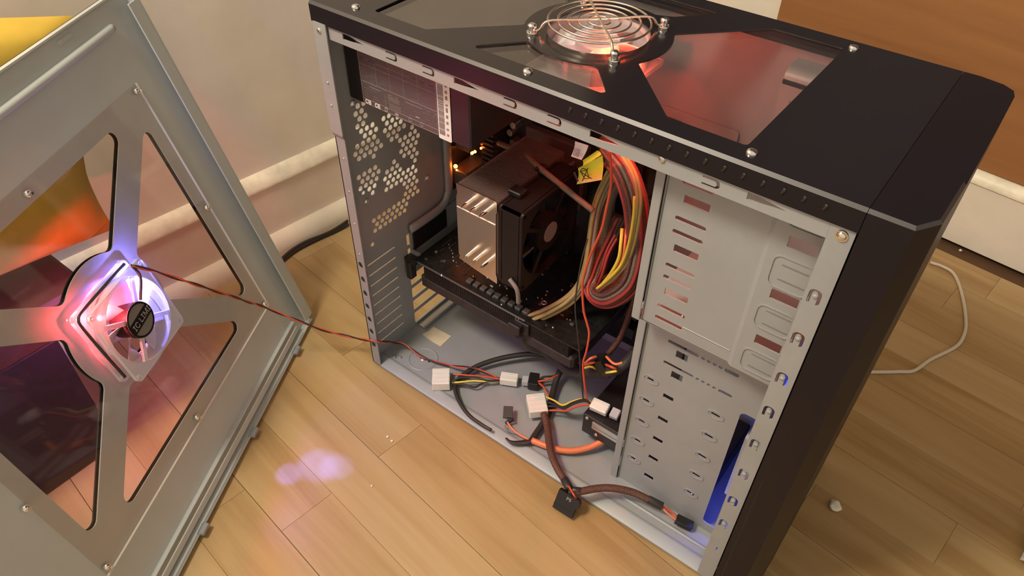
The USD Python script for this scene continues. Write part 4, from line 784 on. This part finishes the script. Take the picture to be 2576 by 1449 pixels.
# folded rims: right (far), bottom, top
part(sp_, 'far_rim', [pxf(box(-0.0015, 0.0, 0.006, PV, -0.004, 0.0100)), pxf(box(0.0, 0.0155, 0.006, PV - 0.012, 0.0085, 0.0100, 0.0004)), pxf(box(0.0, 0.0045, 0.006, PV - 0.002, 0.0, 0.0092))], 'steel_panel')
part(sp_, 'bottom_rim', [pxf(box(0.004, PU, 0.000, 0.0014, -0.003, 0.0100)), pxf(box(0.035, PU, 0.012, 0.019, 0.0086, 0.0100, 0.0004)), pxf(box(0.030, PU, 0.0205, 0.0225, 0.0005, 0.0060, 0.0006))], 'steel_panel')
part(sp_, 'top_rim', [pxf(box(0.0, PU, PV - 0.0015, PV, -0.003, 0.0035))], 'steel_panel')
part(sp_, 'black_outside', pxf(box(-0.0018, PU, 0.0, PV + 0.0002, -0.0046, -0.0030)).difference(pxf(plate(unary_union(list(wins_.geoms) + [C(uc, vc, 0.0375, 16)]), 0.02, 'xy', -0.01))) if False else pxf(plate(cut(sg.box(-0.0018, 0.0, PU, PV + 0.0002), list(wins_.geoms) + [C(uc, vc, 0.0375, 16)]), 0.0012, 'xy', -0.0042)), 'black_paint', label='black painted outside')
rg = np.array([(0.046, 0.3955), (0.30, 0.3935), (0.44, 0.3930)])
part(sp_, 'stiffening_ridge', pxf(tube([(0.047, 0.3960, 0.0), (0.052, 0.3958, 0.0018), (0.20, 0.3945, 0.0022), (0.44, 0.3930, 0.0022)], 0.0036, 10)), 'steel_panel', smooth=True)
for u in (0.085, 0.205, 0.32): part(sp_, 'embossed_pad', pxf(box(u, u + 0.018, 0.4075, 0.4120, 0.0008, 0.0020, 0.0006)), 'steel_panel')
for u in (0.0586, 0.1803, 0.2958, 0.40): part(sp_, 'hook_tab', [pxf(box(u - 0.006, u + 0.006, -0.0010, 0.0030, 0.008, 0.0150, 0.0006))], 'steel')
for v, h in ((0.382, 0.0022), (0.285, 0.0055), (0.236, 0.002)): part(sp_, 'rim_mark', pxf(box(-0.0019, 0.0, v - h, v + h, 0.004, 0.0075)), 'steel_bright')
sh = part(sp_, 'window', pxf(plate(cut(R(0.0505, 0.0680, 0.3790, 0.3480, 0.0015), [C(uc, vc, 0.0370, 16)] ), 0.0022, 'xy', 0.0013)), 'acrylic_side', label='clear acrylic window sheet')
part(sh, 'sheet_edge', [pxf(box(0.0505, 0.0510, 0.0680, 0.3480, 0.0015, 0.0037)), pxf(box(0.0505, 0.3790, 0.0680, 0.0685, 0.0015, 0.0037))], 'white_nylon')
for (u, v) in ((0.0565, 0.3425), (0.0560, 0.2108), (0.0560, 0.0750), (0.2147, 0.3396), (0.2184, 0.0750), (0.3750, 0.0755), (0.3820, 0.1739), (0.3740, 0.3420)):
    part(sp_, 'screw', [dome(pw(u, v, 0.0035), nn, 0.0031, 0.0024), cyl(pw(u, v, 0.005), nn, 0.0012, 0.0035, 10)], 'screw', smooth=40)
# --- the lit fan on the panel
cf = thing('clear_fan', 'clear plastic case fan glowing red and blue on the removed side panel', 'fan', pw(0.2190, 0.2083, 0.004))
fo = pw(0.2190, 0.2083, 0.0036)
fan_parts(cf, fo, e1 if np.dot(np.cross(e1, e2), nn) > 0 else -e1, e2, nn, s=0.0775, d=0.0205, hub_r=0.0150, ang0=0.3)
hx = e1 if np.dot(np.cross(e1, e2), nn) > 0 else -e1
ht = fo + nn * 0.0207
disc = part(cf, 'motor_label', cyl(ht, nn, 0.0158, 0.0004, 32), 'hub_grey', label='grey round motor label with a dark band')
band = R(-0.0158, -0.0046, 0.0158, 0.0052).intersection(C(0, 0, 0.0157, 12)).union(C(0, 0, 0.0157, 12).difference(C(0, 0, 0.0140, 12)))
upv = V3(0, 0, 1) - nn * nn[2]; upv /= np.linalg.norm(upv)
tdir = None
# the band runs from lower left to upper right as the label hangs
rvec = np.cross(upv, nn)
bx = e1 * -0.994 + e2 * 0.107; bx /= np.linalg.norm(bx); by = np.cross(nn, bx)
part(disc, 'band', xf(plate(band, 0.0004, 'xy', 0.0), ht + nn * 0.0003, bx, by, nn), 'smoke_fan')
part(disc, 'lettering', xf(meshkit.text_mesh('IC LIMI', 0.0052, 0.0003, False), ht + nn * 0.0008 - bx * 0.0120 - by * 0.0024, bx, by, nn), 'label_print', label='lettering on the dark band')
hx2 = 0.04
LED = [(-0.0330, 0.0330, 'blue'), (-0.0270, 0.0345, 'blue')]
# far corner (upwards in the picture) is blue, near corner red
blue = [pw(0.2190 - 0.0262, 0.2083 + 0.0250, w) for w in (0.007, 0.0170)]
red = [pw(0.2190 + 0.0245, 0.2083 + 0.0262, w) for w in (0.006, 0.0165)]
part(cf, 'blue_light', [trimesh.creation.icosphere(2, 0.0022).apply_translation(p) for p in blue], 'led_blue', label='small bright blue light')
part(cf, 'red_light', [trimesh.creation.icosphere(2, 0.0026).apply_translation(p) for p in red], 'led_red', label='small bright red light')
loop = [(-0.0365, 0.0390), (0.0390, 0.0390), (0.0390, -0.0365)]
part(cf, 'wire_loop', tube([pw(0.2190 + a, 0.2083 + b, 0.0135) for a, b in ((-0.030, 0.0385), (0.0, 0.0395), (0.030, 0.0395), (0.0375, 0.0375), (0.0395, 0.030), (0.0395, 0.0, ), (0.0385, -0.030))], 0.0013, 8), 'wire_black', smooth=True, label='dark wire around the frame')
# lead of the fan to the case
start = V3(-0.0625, -0.1875, 0.2488)
lead = [pw(0.2190 - 0.012, 0.2083 + 0.012, 0.0245), pw(0.2190 - 0.026, 0.2083 + 0.0270, 0.0250), start]
CT = thing('clear_fan_cable', 'long twisted red and black wire from the clear fan into the case', 'cable', (0, 0, 0))
path = lead[2:] + [V3(*p) for p in ((-0.0594, -0.1707, 0.2315), (-0.0574, -0.1559, 0.2136), (-0.0631, -0.1187, 0.1649), (-0.0712, -0.0934, 0.1301), (-0.0812, -0.0694, 0.0964))] + [V3(*p) for p in K['fan_cable_case'][1:]]
part(CT, 'red_wire', twist(path, 0.00085, 9, 0.0), 'wire_red', smooth=True, label='red wire'); part(CT, 'black_wire', twist(path, 0.00085, 9, math.pi), 'wire_black', smooth=True, label='black wire')
part(cf, 'motor_wire', tube(lead, 0.0013, 8), 'wire_black', smooth=True)
# lamp of the fan that throws a violet patch on the boards
for n_, (ax_, ay_, ang_, pow_) in enumerate(((0.040, -0.163, 4.2, 20000.0), (0.056, -0.137, 6.3, 24000.0), (0.072, -0.127, 4.6, 24000.0))):
    sl = UsdLux.SphereLight.Define(stage, cf + ('/lamp' if n_ == 0 else '/lamp_%03d' % n_)); b = base_of[cf]; src = pw(0.2190 - 0.030, 0.2083 - 0.020, 0.030)
    aim = V3(ax_, ay_, 0.0) - src; aim /= np.linalg.norm(aim); sx_ = np.cross(aim, [0, 0, 1.0]); sx_ /= np.linalg.norm(sx_); sy2 = np.cross(-aim, sx_)
    sl.CreateRadiusAttr(0.002); sl.CreateColorAttr(Gf.Vec3f(0.10, 0.15, 1.0)); sl.CreateIntensityAttr(pow_)
    sh_ = UsdLux.ShapingAPI.Apply(sl.GetPrim()); sh_.CreateShapingConeAngleAttr(ang_); sh_.CreateShapingConeSoftnessAttr(0.8)
    o_ = src - b
    sl.AddTransformOp().Set(Gf.Matrix4d(*map(float, sx_), 0, *map(float, sy2), 0, *map(float, -aim), 0, *map(float, o_), 1))

# ================================================================ things round about
t = thing('storage_box', 'dark brown box on the floor behind the side panel', 'box', (-0.22, -0.42, 0))
part(t, 'body', box(-0.270, -0.132, -0.66, -0.250, 0.0, 0.165, 0.002), 'dark_box')
part(t, 'lid', box(-0.272, -0.128, -0.663, -0.205, 0.165, 0.205, 0.004), 'brown_box', label='reddish brown lid')
def pillow(TR, BR, BL, TL, thick, nrm, n=18):
    V, F = [], []; c = [np.array(p, float) for p in (TR, BR, BL, TL)]; nrm = np.array(nrm, float) / np.linalg.norm(nrm)
    g = np.linspace(-1, 1, n)
    for sgn in (1, -1):
        for a in g:
            for b in g:
                a2, b2 = a * (1 - 0.10 * (1 - b * b) * abs(a) ** 3), b * (1 - 0.10 * (1 - a * a) * abs(b) ** 3)
                p = (c[0] * (1 + a2) * (1 + b2) + c[1] * (1 + a2) * (1 - b2) + c[2] * (1 - a2) * (1 - b2) + c[3] * (1 - a2) * (1 + b2)) / 4
                h = ((1 - a ** 4) * (1 - b ** 4)) ** 0.5 * (1 - 0.25 * (abs(a * b))) + 0.05 * math.sin(7 * a + 3 * b) * (1 - a * a) * (1 - b * b)
                V.append(p + nrm * sgn * thick * h)
    for s in (0, 1):
        for i in range(n - 1):
            for j in range(n - 1):
                k = s * n * n + i * n + j; q = [[k, k + n, k + n + 1], [k, k + n + 1, k + 1]]
                F += q if s == 0 else [f[::-1] for f in q]
    return trimesh.Trimesh(V, F, process=False)
single('cushion', pillow((-0.187, -0.100, 0.405), (-0.172, -0.150, 0.212), (-0.190, -0.560, 0.212), (-0.212, -0.470, 0.545), 0.045, (0.93, 0.30, 0.2)), 'cloth_yellow', 'yellow cushion with a pointed corner behind the side panel', 'cushion', smooth=True)
single('wall_cable', [tube(K['cord_wall'], 0.0028, 8)], 'wire_black', 'dark cord lying along the left wall moulding, the one on the floor', 'cord', smooth=True)
single('wall_cable', [tube(K['cord_wall2'], 0.0022, 8)], 'wire_black', 'dark cord resting on the moulding above the other wall cord', 'cord', smooth=True)
single('white_cord', tube(K['white_cord'], 0.0021, 8), 'wire_white', 'thin white cord looping on the floor right of the case', 'cord', smooth=True)
def crumb(o, r, seed, lab, grp=None):
    m = trimesh.creation.icosphere(2, r); m.vertices *= (0.6 + 0.8 * meshkit.noise(m.vertices / r * 1.3 + seed))[:, None]; m.vertices[:, 2] *= 0.6
    m.apply_translation(np.array(o) + [0, 0, -m.bounds[0][2]]); single('crumb', m, 'crumb', lab, 'crumb', grp, smooth=True)
crumb(K['crumbs'][0], 0.0058, 3, 'white paper crumb on the floor right of the case')
crumb(K['crumbs'][1], 0.0014, 5, 'tiny white crumb on the floor, left one of the close pair'); crumb(K['crumbs'][2], 0.0012, 8, 'tiny white crumb on the floor, right one of the close pair')
crumb(K['crumbs'][3], 0.0011, 2, 'tiny white crumb lying alone between case and side panel'); crumb(K['crumbs'][4], 0.0020, 4, 'pale crumb on the floor close to the back baseboard')

single('paper_scrap', pillow((0.715, 0.272, 0.012), (0.715, 0.195, 0.012), (0.664, 0.196, 0.010), (0.662, 0.246, 0.014), 0.010, (0.05, 0.05, 1.0)), 'white_cloth', 'crumpled whitish scrap at the right edge of the floor', 'paper scrap', smooth=True)
